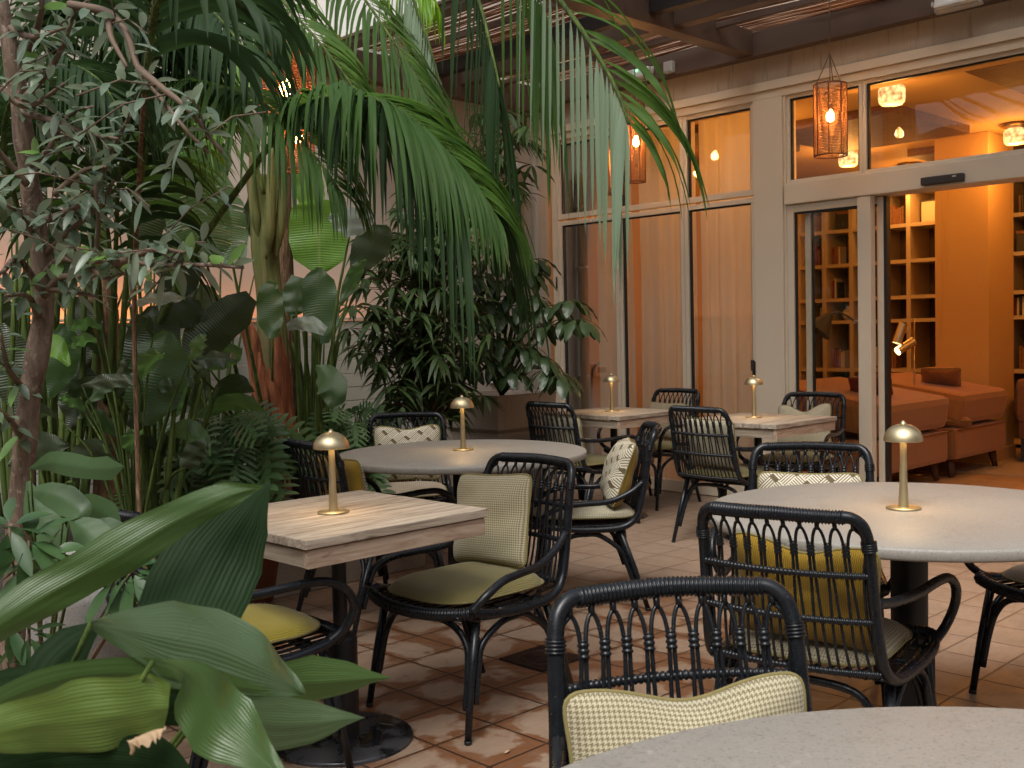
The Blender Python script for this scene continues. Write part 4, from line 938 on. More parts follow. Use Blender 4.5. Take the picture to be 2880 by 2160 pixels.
# bookcase along the back
bc = thing('bookcase', 'cream grid bookcase with dark alcoves along the back of the lounge', 'bookcase', FW(4.0, V0, 0), GA)
us = [3.0+.345*k for k in range(13)]; zs = [.06, .44, .80, 1.36, 1.62, 2.02, 2.42, 2.80]
b = MB()
for u in us: fbox(b, u-.024, u+.024, 11.50, 11.98, 0, 2.84)
b.build('upright', M['shelf'], bc); b = MB()
for k, z in enumerate(zs):
    b = MB(); fbox(b, us[0], us[-1], 11.507, 11.977, z-.02, z+.02); b.build('shelf', M['shelf'], bc); b = MB()
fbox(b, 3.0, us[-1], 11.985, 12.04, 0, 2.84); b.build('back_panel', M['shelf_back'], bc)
q = random.Random(11)
def onshelf(name, lab, cat, u, v, z, build):
    t = thing(name, lab, cat, FW(u, v, z), GA); build(t)
kk = 0
for i in range(12):
    for k in range(1, 7):
        if q.random() < .55:
            u = (us[i]+us[i+1])/2; z = zs[k]+.021; h = zs[k+1]-zs[k]-.05; typ = q.choice(['books', 'box', 'vase', 'frame', 'books'])
            um = u+q.uniform(-.06, .06)
            side = 'left of the room column' if u > 4.5 else 'right of the room column'
            lvl = ['lowest', 'second', 'third', 'fourth', 'fifth', 'sixth', 'top'][k]
            if typ == 'books':
                hh = min(h, .24); n = q.randint(4, 7)
                t = thing('book_row', f'row of {n} brown books on the {lvl} shelf {side}', 'books', FW(um, 11.7, z), GA, 'rows of books in the bookcase')
                for m in range(n):
                    h2 = hh*q.uniform(.75, 1); b = MB(); b.box((-.09+.027*m, 0, h2/2), (.022, .15, h2), bev=.002); b.build('book', M[q.choice(['book', 'paper', 'red_cloth', 'darkobj', 'book'])], t)
            elif typ == 'box':
                t = thing('storage_box', f'dark storage box on the {lvl} shelf {side}', 'box', FW(um, 11.7, z), GA, 'boxes in the bookcase'); hh = min(h*.7, .22)
                b = MB(); b.box((0, 0, hh*.42), (.21, .22, hh*.84), bev=.006); b.build('body', M['darkobj'], t); b = MB(); b.box((0, 0, hh*.92), (.216, .226, hh*.15), bev=.006); b.build('lid', M['book'], t)
            elif typ == 'vase':
                t = thing('vase', f'pale round vase on the {lvl} shelf {side}', 'vase', FW(um, 11.7, z), GA, 'vases in the bookcase'); hh = min(h*.8, .24)
                b = MB(); b.lathe([(0, 0), (.045, 0), (.075, hh*.35), (.06, hh*.7), (.025, hh*.85), (.035, hh)], (0, 0, 0), 20); b.build('body', M['paper'], t)
            else:
                t = thing('picture_frame', f'small framed print standing on the {lvl} shelf {side}', 'picture', FW(um, 11.75, z), GA, 'framed prints in the bookcase'); hh = min(h*.85, .26)
                b = MB(); b.box((0, 0, hh/2), (hh*.75, .02, hh), bev=.003); b.build('frame', M['darkobj'], t); b = MB(); b.box((0, -.012, hh/2), (hh*.6, .004, hh*.85)); b.build('print', M['paper'], t)
# sofas
def sofa(lab, u0, u1, v0, v1):
    t = thing('sofa', lab, 'sofa', FW((u0+u1)/2, (v0+v1)/2, 0), GA, 'orange lounge sofas'); w, d = u1-u0, v1-v0
    b = MB(); b.box((0, 0, .29), (w, d, .27), bev=.045); b.build('seat_block', M['sofa'], t)
    b = MB(); b.tube([(-w/2+.03, -d/2+.0, .415), (w/2-.03, -d/2+.0, .415)], .007, 6); b.tube([(w/2+.0, -d/2+.03, .415), (w/2+.0, d/2-.03, .415)], .007, 6); b.build('piping', M['sofa'], t)
    R_ = Matrix.Rotation(math.radians(9), 3, 'Y')
    b = MB(); b.box((.03, -.0, .655), (w, d*.94, .27), rot=R_, bev=.06); b.build('back_block', M['sofa'], t)
    b = MB(); b.box((-.14, 0, .47), (w*.55, d*.8, .12)); b.build('back_support', M['sofa'], t)
    for sx in (-1, 1):
        for sy in (-1, 1):
            b = MB(); b.tube([(sx*(w/2-.1), sy*(d/2-.1), .17), (sx*(w/2-.075), sy*(d/2-.075), 0.002)], lambda q_: .042-.018*q_, 4); b.build('leg', M['brownceil'], t)
sofa('orange sofa module just inside the open doorway, the nearer one', 3.80, 4.85, 7.55, 8.80)
sofa('orange sofa module farther in, standing against the room column', 3.78, 4.78, 8.90, 9.98)
def smallcush(lab, u, v, z, mat, rx):
    t = make_pillow(lab, FW(u, v, z), GA+.4, M[mat], M[mat], .34, .30, .06, lean=rx, seedv=20); t['group'] = 'cushions on the orange sofas'
smallcush('red cushion on the nearer orange sofa', 4.15, 8.15, .74, 'red_cloth', 1.0)
smallcush('orange cushion lying on the back of the farther sofa', 4.15, 9.45, .74, 'sofa', .9)
smallcush('orange cushion poking out between seat and back of the farther sofa', 3.95, 9.2, .425, 'sofa', 1.35)
# armchair, table, rug at the right edge
t = thing('armchair', 'brown bouclé armchair cut off by the right edge beyond the sofas', 'armchair', FW(3.55, 10.75, 0), GA+.3)
b = MB(); b.box((0, 0, .34), (.75, .78, .26), bev=.06); b.build('seat', M['boucle'], t); b = MB(); b.box((0, -.33, .58), (.78, .20, .42), bev=.08); b.build('backrest', M['boucle'], t)
for s in (-1, 1):
    b = MB(); b.box((s*.34, .05, .50), (.15, .62, .22), bev=.06); b.build('armrest', M['boucle'], t)
    for s2 in (-1, 1): b = MB(); b.box((s*.33, s2*.33, .11), (.035, .035, .22)); b.build('leg', M['darkobj'], t)
t = thing('sofa', 'red velvet sofa by the wall beyond the brown armchair', 'sofa', FW(3.15, 11.2, 0), GA, 'orange lounge sofas')
b = MB(); b.box((0, 0, .35), (1.6, .6, .35), bev=.07); b.build('seat_block', M['red_cloth'], t); b = MB(); b.box((0, .24, .7), (1.6, .2, .5), bev=.07); b.build('back_block', M['red_cloth'], t)
b = MB()
for i in range(2): b.box((0, 0, .003+.003*i), (2.6-.1*i, 1.9-.1*i, .006), bev=.002)
o = b.build('rug', M['rug'], None, FW(3.0, 10.3, -.004), GA); tag(o, 'pale beige rug on the boards under the brown armchair', 'rug')
# lamps of the lounge
def rp(px, py, d): return W3(px, py, d)
t = thing('floor_lamp', 'black floor lamp with a bent neck seen through the sliding glass panel', 'floor lamp', rp(1857, 900, 8.6)*Vector((1, 1, 0)))
base = t.location; hp = rp(1780, 690, 8.6)-base; nk = rp(1857, 705, 8.6)-base
b = MB(); b.lathe([(0, 0), (.14, 0), (.14, .015), (.02, .03), (0, .03)], (nk.x, nk.y, 0), 24); b.build('base', M['darkobj'], t)
b = MB(); b.tube(catmull([(nk.x, nk.y, .02), (nk.x, nk.y, .9), (nk.x, nk.y, nk.z-.03), (nk.x-.05, nk.y, nk.z+.05), (hp.x+.12, hp.y, hp.z+.055), (hp.x+.04, hp.y, hp.z+.03)], 6), .008, 8); b.build('stem', M['darkobj'], t)
b = MB(); dr = Vector((-.62, 0, -.78)).normalized(); c0 = hp+Vector((.05, 0, .04)); b.tube([c0, c0+dr*.05, c0+dr*.17], [.03, .05, .12], 20, caps=False); b.build('shade', M['darkobj'], t)
def spot_head(t, p, d_, nm='shade'):
    b = MB(); d_ = Vector(d_).normalized(); b.tube([p-d_*.09, p+d_*.09], .038, 16, caps=False); b.tube([p-d_*.09, p-d_*.088], .037, 16); b.build(nm, M['brass'], t)
    b = MB(); b.tube([p+d_*.078, p+d_*.080], .034, 16); b.build('bulb', M['led'], t)
pp = rp(1975, 800, 9.3)*Vector((1, 1, 0))
t = thing('floor_lamp', 'brass reading lamp with two tilted tube heads behind the sofas', 'floor lamp', pp)
a1 = rp(1944, 720, 9.3)-pp; a2 = rp(1956, 748, 9.3)-pp; tp_ = rp(1970, 690, 9.3)-pp
b = MB(); b.lathe([(0, 0), (.13, 0), (.13, .012), (0, .02)], (0, 0, 0), 24); b.build('base', M['brass_dark'], t)
b = MB(); b.tube([(0, 0, .01), (0, 0, tp_.z)], .007, 8); b.tube([(0, 0, a1.z+.02), (a1.x, 0, a1.z)], .005, 6); b.tube([(0, 0, a2.z), (a2.x, 0, a2.z)], .005, 6); b.build('stem', M['brass_dark'], t)
spot_head(t, a1, (-.35, 0, -1)); spot_head(t, a2, (-.9, -.2, -.5))
t = thing('coat_chair', 'thin black bentwood chair back behind the leftmost window', 'chair', FW(6.33, 7.6, 0), GA)
b = MB(); b.tube(catmull([(-.02, 0, .02), (-.01, 0, .5), (-.05, 0, .62), (.03, 0, .8), (.02, .0, .95), (-.06, 0, 1.02)], 6), .011, 8); b.tube(catmull([(-.38, 0, .02), (-.37, 0, .8), (-.3, 0, 1.0), (-.06, 0, 1.02)], 6), .011, 8); b.build('back_frame', M['darkobj'], t)
b = MB(); b.lathe([(0, .44), (.2, .44), (.21, .455), (.2, .47), (0, .47)], (-.2, -.2, 0), 24); b.build('seat', M['darkobj'], t)
for x, y in ((-.05, -.35), (-.35, -.35)): b = MB(); b.tube([(x, y, 0.003), (x*.9-.02, y+.03, .44)], .012, 8); b.build('leg', M['darkobj'], t)
t.name = 'bentwood_chair'
for zz, lab in ((1.62, 'dark alcove in the wall at the left edge of the leftmost window, upper one'), (1.95, 'dark alcove in the wall at the left edge of the leftmost window, topmost one')):
    pass
# ---------------- foliage builders ----------------
CAMP = Vector((0, 0, CAMH))
def pr_ell(t): return max(0.0, math.sin(PI*min(1, max(0, t))))**0.75
def pr_ban(t): return min(1, (t/.10))**0.5*min(1, max(0, (1-t)/.22))**0.55 if t > 0 else 0
def pr_lan(t): return max(0.0, math.sin(PI*min(1, t)**0.72))**0.95
def pr_obo(t): return max(0.0, math.sin(PI*min(1, t)**1.5))**0.8
def pr_str(t): return min(1, (t/.16))**0.7*(1-max(0, (t-.35)/.65)**2.2)
PROF = dict(ell=pr_ell, ban=pr_ban, lan=pr_lan, obo=pr_obo, str=pr_str)
def tang(P, i):
    a = P[max(0, i-1)]; c = P[min(len(P)-1, i+1)]; t = c-a
    return t.normalized() if t.length > 1e-9 else Vector((0, 0, 1))
def blade(b, P, w, roll=0.0, fold=0.12, nx=2, prof='ell', wav=0.0, wf=3.0, face=None, tear=0, q=None, curl=0.0, ws=None, sub=4):
    """leaf blade along the points P; w half width (or list ws of half widths at P)"""
    n0 = len(P); P0 = P; P = catmull(P, sub) if sub > 1 else [Vector(p) for p in P]; n = len(P)-1
    rows = []
    for i in range(n+1):
        t = i/n; T_ = tang(P, i); v = (P[i]-CAMP).normalized() if face is None else Vector(face)
        S = T_.cross(v); S = S.normalized() if S.length > 1e-4 else Vector((1, 0, 0))
        if roll: S = Matrix.Rotation(roll, 3, T_) @ S
        N = S.cross(T_)
        if N.dot(v) > 0: N = -N
        hw = w*PROF[prof](t) if ws is None else float(np.interp(t*(n0-1), range(n0), ws))
        rows.append((P[i], T_, S, N, max(hw, 1e-5), t))
    def pt(i, c, extra=0.0):
        p, T_, S, N, hw, t = rows[i]
        return p + S*(hw*c) - N*(fold*hw*abs(c)+curl*hw*c*c) + N*(wav*math.sin(t*wf*2*PI+c*2.2)*abs(c)+extra*abs(c))
    if not tear:
        G, U = [], []
        for i in range(n+1):
            G.append([pt(i, -1+j/nx) for j in range(2*nx+1)]); U.append([(rows[i][5], -1+j/nx) for j in range(2*nx+1)])
        b.grid(G, U); return rows
    q = q or rnd
    for s in (-1, 1):        # torn laminae, each side on its own
        i = 0
        while i < n:
            k = min(n, i+q.randint(1, tear)); ex = q.uniform(-.22, .22); G, U = [], []
            for ii in range(i, k+1):
                r = rows[ii]; sh = 0.0
                if ii == i and i > 0: sh = .16
                if ii == k and k < n: sh = -.16
                row, ur = [], []
                for j in range(nx+1):
                    c = s*j/nx; p = pt(ii, c, ex*r[4]) + r[1]*(sh*r[4]*abs(c)**2*.35*q.uniform(.2, 1.2)) + Vector((0, 0, -.22*r[4]*c*c))
                    row.append(p); ur.append((r[5], c))
                if s < 0: row, ur = row[::-1], ur[::-1]
                G.append(row); U.append(ur)
            b.grid(G, U); i = k
    return rows
def leaflet(b, p, d0, L, w, side, droop, n=7, q=rnd, curlu=0.0):
    P = []; d = Vector(d0).normalized(); c = Vector(p); st = L/n
    for i in range(n+1):
        P.append(c.copy()); k = droop*(.35+1.1*i/n)
        d = (d + Vector((0, 0, -1))*k*st/L*1.6).normalized(); c = c + d*st
    vs, uv = [], []
    for i, x in enumerate(P):
        t = i/n; T_ = tang(P, i); S = Vector(side) - T_*T_.dot(Vector(side)); S = S.normalized() if S.length > 1e-4 else Vector((1, 0, 0))
        N = S.cross(T_); hw = w*pr_str(t) + (0.0 if i < n else 0.0002) + 1e-4
        vs += [x - S*hw + N*hw*.28, x.copy(), x + S*hw + N*hw*.28]; uv += [(t, -1), (t, 0), (t, 1)]
    fs = []
    for i in range(n):
        a = 3*i; fs += [[a, a+1, a+4, a+3], [a+1, a+2, a+5, a+4]]
    b.add(vs, fs, uv, True)
def frond(root, R, n, Lmax, w, mat, droop=1.0, ang=38, q=rnd, up=0.25, start=.18, sides=(-1, 1), rr=.011, rmat='stem_green', sidev=None, lfn=None, gap=0.0, name='frond', tipw=.5, dn=7, hang=0.0):
    """pinnate palm frond: rachis through points R, leaflets on both sides"""
    P = catmull(R, 10); N_ = len(P)-1
    a = MB(); a.tube(P, lambda t: rr*(1-.8*t)+.0018, 6); 
    b = MB()
    for s in sides:
        for k in range(n):
            t = start+(1-start)*(k+.5*(s > 0)+q.uniform(-.2, .2))/n; t = min(.995, max(0, t)); x = t*N_; i = min(N_-1, int(x)); p = P[i].lerp(P[i+1], x-i); T_ = tang(P, i)
            if gap and q.random() < gap: continue
            S = T_.cross(Vector((0, 0, 1))) if sidev is None else Vector(sidev); S = (S - T_*T_.dot(S)); S = S.normalized() if S.length > .05 else Vector((1, 0, 0))
            U = S.cross(T_); 
            if U.z < 0: U = -U
            aa = math.radians(ang*(1-.45*t)+q.uniform(-7, 7)); l = Lmax*(lfn(t) if lfn else (math.sin(PI*min(1, .22+t*.78))**.6*.9+.12))*q.uniform(.9, 1.06)
            d = S*s*math.cos(PI/2-aa) + T_*math.sin(PI/2-aa)*1.0 + U*up
            # ang measured from the rachis
            if hang: d = d.normalized().lerp(Vector((0, 0, -1)), hang(t) if callable(hang) else hang)
            tw = T_*1.0 + U*q.uniform(-.35, .35)
            leaflet(b, p, d, l, w*q.uniform(.85, 1.1)*(1-tipw*max(0, t-.5)), tw, droop*q.uniform(.8, 1.2), dn, q)
    o = b.build(name, M[mat], root); r = a.build('rachis', M[rmat], o); return o
def px(w, d): return w/2304*d
def WP(L_): return [W3(*p) for p in L_]
def inv(root): pass
# ---------------- broad pleated leaves right in front ----------------
fp = thing('broadleaf_plant', 'large out of focus plant with broad pleated leaves filling the bottom left corner', 'plant', (-.72, 1.05, 0))
FB = fp.location
def rel(P, o): return [p-o for p in P]
CAMB = CAMP.copy()
def bl(root, pts, ws, mat, roll=0, fold=.15, wav=0.0, curl=0, name='leaf', nx=6, stalk=None, prof='ell', tear=0, wf=3.0, srad=.006, smat='stem_green', q=None, sub=6):
    P = WP(pts); W_ = [px(w, p[2]) for w, p in zip(ws, pts)]
    b = MB(); blade(b, P, 0, roll, fold, nx, prof, wav, wf, None, tear, q, curl, W_, sub); o = b.build(name, M[mat], root, base=root.location if root else None)
    if root: o.location = (0, 0, 0)
    if root: o.rotation_euler = (0, 0, 0)
    if stalk is not None:
        S = [Vector(s) if not isinstance(s, tuple) or len(s) != 4 else None for s in stalk]
        a = MB(); a.tube(catmull(S+[P[0]], 6), lambda t: srad*(1-.65*t), 6); so = a.build('stalk', M[smat], o, base=root.location if root else None); so.location = (0, 0, 0)
    return o
pot0 = Vector((-.74, 1.05, .50))
def fl_(pts, ws, mat, **k): return bl(fp, pts, [w_*1.16 for w_ in ws], mat, stalk=[pot0, pot0.lerp(W3(*pts[0]), .6)+Vector((0, .04, -.02))], nx=10, srad=.007, **k)
fl_([(-70, 1395, 1.22), (80, 1298, 1.25), (170, 1248, 1.27), (260, 1197, 1.3), (350, 1143, 1.33), (430, 1100, 1.36), (500, 1070, 1.38), (566, 1052, 1.4)], [30, 42, 44, 47, 40, 33, 24, 4], 'l_front', roll=.25, fold=.35, wav=.004)
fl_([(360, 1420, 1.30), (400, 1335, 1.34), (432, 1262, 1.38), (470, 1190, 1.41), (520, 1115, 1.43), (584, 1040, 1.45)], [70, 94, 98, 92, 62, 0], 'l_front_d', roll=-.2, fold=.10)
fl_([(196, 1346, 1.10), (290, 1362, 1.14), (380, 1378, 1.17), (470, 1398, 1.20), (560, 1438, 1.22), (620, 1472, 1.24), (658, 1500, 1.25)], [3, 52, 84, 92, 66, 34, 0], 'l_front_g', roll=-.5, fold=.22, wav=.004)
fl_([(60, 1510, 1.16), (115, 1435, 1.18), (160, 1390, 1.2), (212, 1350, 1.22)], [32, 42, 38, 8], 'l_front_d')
fl_([(-60, 1545, 1.05), (90, 1480, 1.08), (220, 1455, 1.11), (340, 1458, 1.14), (460, 1476, 1.17), (588, 1494, 1.2)], [24, 30, 28, 30, 26, 0], 'l_front', roll=.5, fold=.25)
fl_([(-90, 1600, .92), (40, 1572, .95), (150, 1556, .98), (250, 1545, 1.0), (320, 1532, 1.02), (364, 1528, 1.03)], [30, 50, 70, 70, 62, 46], 'l_front_y', roll=.35, fold=.22, wav=.005)
fl_([(330, 1430, 1.02), (405, 1452, 1.05), (445, 1505, 1.06), (485, 1560, 1.06), (545, 1615, 1.05), (620, 1690, 1.04)], [4, 26, 62, 72, 44, 6], 'l_front', roll=-.35, fold=.28, wav=.004)
fl_([(500, 1462, 1.28), (590, 1474, 1.31), (670, 1476, 1.34), (750, 1470, 1.36), (800, 1466, 1.37), (846, 1464, 1.38)], [20, 34, 50, 34, 14, 0], 'l_front', roll=.5, fold=.35)
fl_([(440, 1520, 1.16), (520, 1550, 1.18), (600, 1566, 1.2), (680, 1562, 1.22), (740, 1554, 1.23), (788, 1550, 1.24)], [14, 34, 54, 40, 16, 0], 'l_front_g', roll=.3, fold=.2)
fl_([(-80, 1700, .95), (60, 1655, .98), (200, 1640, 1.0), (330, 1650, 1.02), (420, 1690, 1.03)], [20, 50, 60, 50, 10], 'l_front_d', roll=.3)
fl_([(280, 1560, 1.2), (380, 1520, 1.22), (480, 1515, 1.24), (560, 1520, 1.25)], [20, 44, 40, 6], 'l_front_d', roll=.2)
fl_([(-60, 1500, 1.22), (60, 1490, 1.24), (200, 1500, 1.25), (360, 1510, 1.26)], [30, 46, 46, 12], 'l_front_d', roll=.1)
b = MB(); c_ = W3(320, 1588, 1.015)-FB
q = random.Random(4)
P = catmull([W3(276, 1602, 1.0)-FB, W3(300, 1590, 1.0)-FB, W3(330, 1578, 1.01)-FB, W3(358, 1572, 1.015)-FB], 5)
blade(b, P, .0075, .5, .5, 2, 'ell', .0025, 5, None, 0, q, .8, None, 3)
b.tube(catmull([W3(284, 1600, 1.0)-FB, W3(287, 1618, 1.0)-FB, W3(283, 1630, 1.0)-FB], 4), lambda t: .0035*(1-.6*t), 6)
b.build('withered_tip', M['withered'], fp)
b = MB(); b.lathe([(0, .001), (.15, .001), (.19, .44), (.205, .44), (.205, .50), (.185, .50), (.18, .46), (0, .46)], (0, 0, 0), 32); b.build('pot', M['terracotta'], fp)
# ---------------- shrubby tree with grey green leaves at the left ----------------
def leafy(b, path, L_, w, n, q, spread=1.0, drop=.3, prof='ell', both=True, start=.05, tipclump=3, jit=.3, droopleaf=.3):
    P = catmull(path, 6); N_ = len(P)-1
    for k in range(n):
        t = start+(1-start)*(k+q.random()*.6)/n; x = min(.999, t)*N_; i = int(x); p = P[i].lerp(P[min(N_, i+1)], x-i); T_ = tang(P, i)
        a = q.uniform(0, 2*PI); R1 = T_.orthogonal().normalized(); R1 = Matrix.Rotation(a, 3, T_) @ R1
        d = (R1*spread + T_*q.uniform(.2, .9) + Vector((0, 0, -drop*q.random()))).normalized(); l = L_*q.uniform(.65, 1.15)
        leaf_at(b, p, d, l, w*q.uniform(.8, 1.2), q, droopleaf)
def leaf_at(b, p, d, l, w, q, droop=.3, prof=pr_ell, nx=1, ny=5):
    up = Vector((q.uniform(-.5, .5), q.uniform(-.5, .5), 1)); S = d.cross(up); S = S.normalized() if S.length > .01 else Vector((1, 0, 0)); N = S.cross(d)
    vs, uv = [], []
    for i in range(ny+1):
        t = i/ny; c = p + d*(l*t) - Vector((0, 0, 1))*(droop*l*t*t*.5) ; hw = w*prof(t) if 0 < i < ny else w*.04
        vs += [c - S*hw + N*hw*.25, c, c + S*hw + N*hw*.25]; uv += [(t, -1), (t, 0), (t, 1)]
    fs = []
    for i in range(ny): a = 3*i; fs += [[a, a+1, a+4, a+3], [a+1, a+2, a+5, a+4]]
    b.add(vs, fs, uv, True)
base = W3(18, 1480, 2.6); base.z = 0
tr = thing('small_tree', 'slender grey barked tree with small grey green leaves along the left edge', 'tree', base)
trunkpts = WP([(10, 1560, 2.6), (20, 1450, 2.6), (38, 1200, 2.6), (50, 1000, 2.6), (66, 850, 2.6), (96, 660, 2.6), (84, 520, 2.58), (62, 380, 2.55), (44, 240, 2.52), (22, 100, 2.5), (-20, -60, 2.5)])
trunkpts[0] = base+Vector((0, 0, .38))
def rb(b, name, mat, root): o = b.build(name, M[mat], root, base=root.location); o.location = (0, 0, 0); return o
b = MB(); b.tube(catmull(trunkpts, 8), lambda t: .032-.013*t+.0022*math.sin(t*60), 12); rb(b, 'trunk', 'bark_grey', tr)
q = random.Random(21)
BR = [  # branches
 [(96, 640, 2.6), (40, 560, 2.5), (0, 590, 2.4), (-40, 560, 2.4)], [(90, 600, 2.6), (130, 560, 2.5), (180, 565, 2.4), (260, 562, 2.3), (330, 572, 2.25), (430, 572, 2.2), (527, 578, 2.2)],
 [(60, 360, 2.55), (100, 330, 2.45), (150, 250, 2.4), (200, 230, 2.35)], [(40, 230, 2.52), (120, 130, 2.4), (165, 20, 2.35)],
 [(150, 10, 2.35), (235, 28, 2.3), (275, 75, 2.25), (300, 150, 2.2), (350, 215, 2.15), (395, 272, 2.12), (450, 330, 2.1)], [(300, 150, 2.2), (350, 190, 2.15), (410, 240, 2.1), (480, 330, 2.1)],
 [(235, 28, 2.3), (240, 80, 2.25), (275, 145, 2.2)], [(60, 130, 2.5), (90, 20, 2.4), (80, -40, 2.4)], [(80, 480, 2.58), (140, 460, 2.45), (200, 420, 2.4), (240, 330, 2.35), (280, 250, 2.3)],
 [(60, 400, 2.5), (0, 330, 2.45), (-30, 300, 2.4)], [(90, 560, 2.6), (150, 500, 2.5), (220, 440, 2.4), (245, 390, 2.35)], [(0, 190, 2.4), (60, 230, 2.4), (140, 180, 2.35)], [(20, 60, 2.5), (70, 80, 2.4), (140, 60, 2.3)],
 [(60, 850, 2.6), (20, 800, 2.5), (0, 720, 2.45)], [(50, 950, 2.6), (20, 905, 2.5), (-10, 880, 2.45)], [(96, 640, 2.55), (130, 600, 2.5), (190, 590, 2.4), (212, 500, 2.35), (205, 400, 2.3)], [(180, 565, 2.4), (230, 600, 2.35), (270, 590, 2.3)],
 [(44, 240, 2.5), (110, 260, 2.4), (200, 290, 2.35), (255, 300, 2.3)], [(84, 520, 2.55), (40, 460, 2.45), (-10, 430, 2.4)], [(120, 420, 2.4), (180, 370, 2.35), (230, 360, 2.3)], [(250, 570, 2.3), (330, 540, 2.25), (400, 545, 2.2)], [(85, 690, 2.6), (60, 640, 2.5), (10, 640, 2.45)], [(85, 620, 2.55), (150, 630, 2.5), (210, 640, 2.45)]]
fol = MB(); fol2 = MB()
for k, br in enumerate(BR):
    P = WP(br); BB = MB(); BB.tube(catmull(P, 6), lambda t: .0085*(1-.75*t)+.0012, 6)
    ln = sum((P[i+1]-P[i]).length for i in range(len(P)-1)); nn = int(ln*(58 if k not in (4, 5, 6) else 22))
    leafy(fol, P, .060, .0098, nn, q, droopleaf=.4)
    if k in (1, 7, 13, 14, 2, 16): leafy(fol2, P, .075, .014, int(nn*.28), q)
    for m in range(int(ln*6) if k not in (4, 5) else 3):   # side twigs
        t = q.uniform(.2, 1); x = t*(len(P)-1); i = min(len(P)-2, int(x)); p = P[i].lerp(P[i+1], x-i)
        d = Vector((q.uniform(-1, 1), q.uniform(-.8, .5), q.uniform(-.7, .7))).normalized()*q.uniform(.10, .26)
        tw = [p, p+d*.5+Vector((0, 0, .01)), p+d+Vector((0, 0, -.02))]

        leafy(fol, tw, .058, .0095, q.randint(5, 9), q, droopleaf=.5); BB.tube(tw, .0018, 4)
    rb(BB, 'branch', 'bark_grey' if k < 4 else 'twig', tr)
rb(fol, 'foliage', 'l_olive', tr); rb(fol2, 'young_foliage', 'l_olive_b', tr)
b = MB(); b.lathe([(0, .001), (.15, .001), (.19, .38), (.20, .38), (.20, .42), (.18, .42), (.175, .39), (0, .39)], (0, 0, 0), 32); rb_ = b.build('pot', M['terracotta'], tr)
# ---------------- raised bed and pots ----------------
bedc = FW(5.45, .6, 0)
rbed = thing('raised_bed', 'low stone edged raised bed at the foot of the palms', 'planter', bedc, GA)
b = MB(); b.box((.78, 0, .21), (.06, 6.4, .42), bev=.01); b.box((0, 3.2, .21), (1.6, .06, .42), bev=.01); b.build('stone_edge', M['conc_grey'], rbed)
b = MB(); P = [[Vector((-.75+1.5*i/12, -3.15+6.3*j/40, .385+q.uniform(-.03, .03))) for j in range(41)] for i in range(13)]; b.grid(P[::-1]); b.build('soil', M['soil'], rbed)
def pot(name, lab, c, prof, mat, seg=40, square=False, fill=None, gr=None):
    t = thing(name, lab, 'pot', (c[0], c[1], 0), GA if square else 0, gr); b = MB()
    b.lathe(prof, (0, 0, 0), 4 if square else seg, not square)
    o = b.build('pot_body', M[mat], t)
    if square: o.rotation_euler = (0, 0, PI/4)
    r = prof[-1][0]; z = prof[-1][1]-.03
    b = MB(); b.lathe([(0, z+.012), (r*.6, z+.006), (r, z)], (0, 0, 0), 4 if square else 24); o = b.build('soil', M['soil'], t)
    if square: o.rotation_euler = (0, 0, PI/4)
    return t
pot('planter', 'tall square weathered stone planter beside the glazed front under the schefflera', (-.10, 7.95), [(0, .001), (.30, .001), (.36, .60), (.372, .60), (.40, .625), (.43, .86), (.435, .87), (.39, .87), (.38, .80)], 'stone_pot', square=True)
pot('planter', 'big dark red round pot behind the rattan chair that stands between two tables', (-1.12, 6.05), [(0, .001), (.20, .001), (.27, .30), (.30, .55), (.32, .58), (.32, .63), (.29, .63), (.28, .6)], 'red_pot')
pot('planter', 'terracotta pot under the fern-like leaves left of the middle round table', (-.86, 6.75), [(0, .001), (.18, .001), (.24, .42), (.26, .45), (.26, .50), (.23, .50), (.22, .46)], 'terracotta')
pot('planter', 'wide terracotta bowl with a rounded lip under the stems behind the near pine table', (-1.50, 5.28), [(0, .001), (.28, .001), (.36, .50), (.40, .54), (.415, .58), (.40, .61), (.37, .60), (.36, .56)], 'terracotta')
pot('planter', 'large pale grey concrete planter half hidden at the left behind the leaves', (-1.62, 3.55), [(0, .001), (.34, .001), (.40, .10), (.43, .50), (.43, .56), (.39, .56), (.385, .52)], 'conc_grey')
# ---------------- palms ----------------
q = random.Random(33)
pa = thing('kentia_palm', 'kentia palm with a fibrous brown trunk and long arching fronds', 'palm', W3(238, 1130, 4.9)*Vector((1, 1, 0)))
def rfrond(root, pts, *a, **k):
    R_ = WP(pts) if not isinstance(pts[0], Vector) else pts
    o = frond(root, [p-root.location for p in R_], *a, **k); return o
tp = WP([(238, 1150, 4.9), (236, 1000, 4.9), (232, 860, 4.92), (225, 700, 4.95), (216, 560, 5.0)]); tp[0].z = .38
b = MB(); b.tube(catmull(tp, 10), lambda t: .075-.012*t+.003*math.sin(t*90), 16); rb(b, 'trunk', 'bark_palm', pa)
crown = W3(232, 980, 4.82)
def petiole(root, pts, r=.016, mat='stem_green'):
    b = MB(); b.tube(catmull(WP(pts), 8), lambda t: r*(1-.45*t), 8); return rb(b, 'petiole', mat, root)
petiole(pa, [(262, 1000, 4.75), (268, 900, 4.7), (317, 753, 4.5), (367, 653, 4.35), (410, 560, 4.2), (520, 400, 3.95), (633, 247, 3.7)], .019)
petiole(pa, [(228, 1000, 4.75), (200, 905, 4.7), (150, 790, 4.6), (115, 690, 4.5), (60, 520, 4.3)], .019)
petiole(pa, [(246, 900, 4.8), (243, 760, 4.75), (246, 640, 4.7), (250, 540, 4.65)], .021); petiole(pa, [(256, 890, 4.78), (266, 700, 4.7), (285, 500, 4.6), (330, 260, 4.3)], .017)
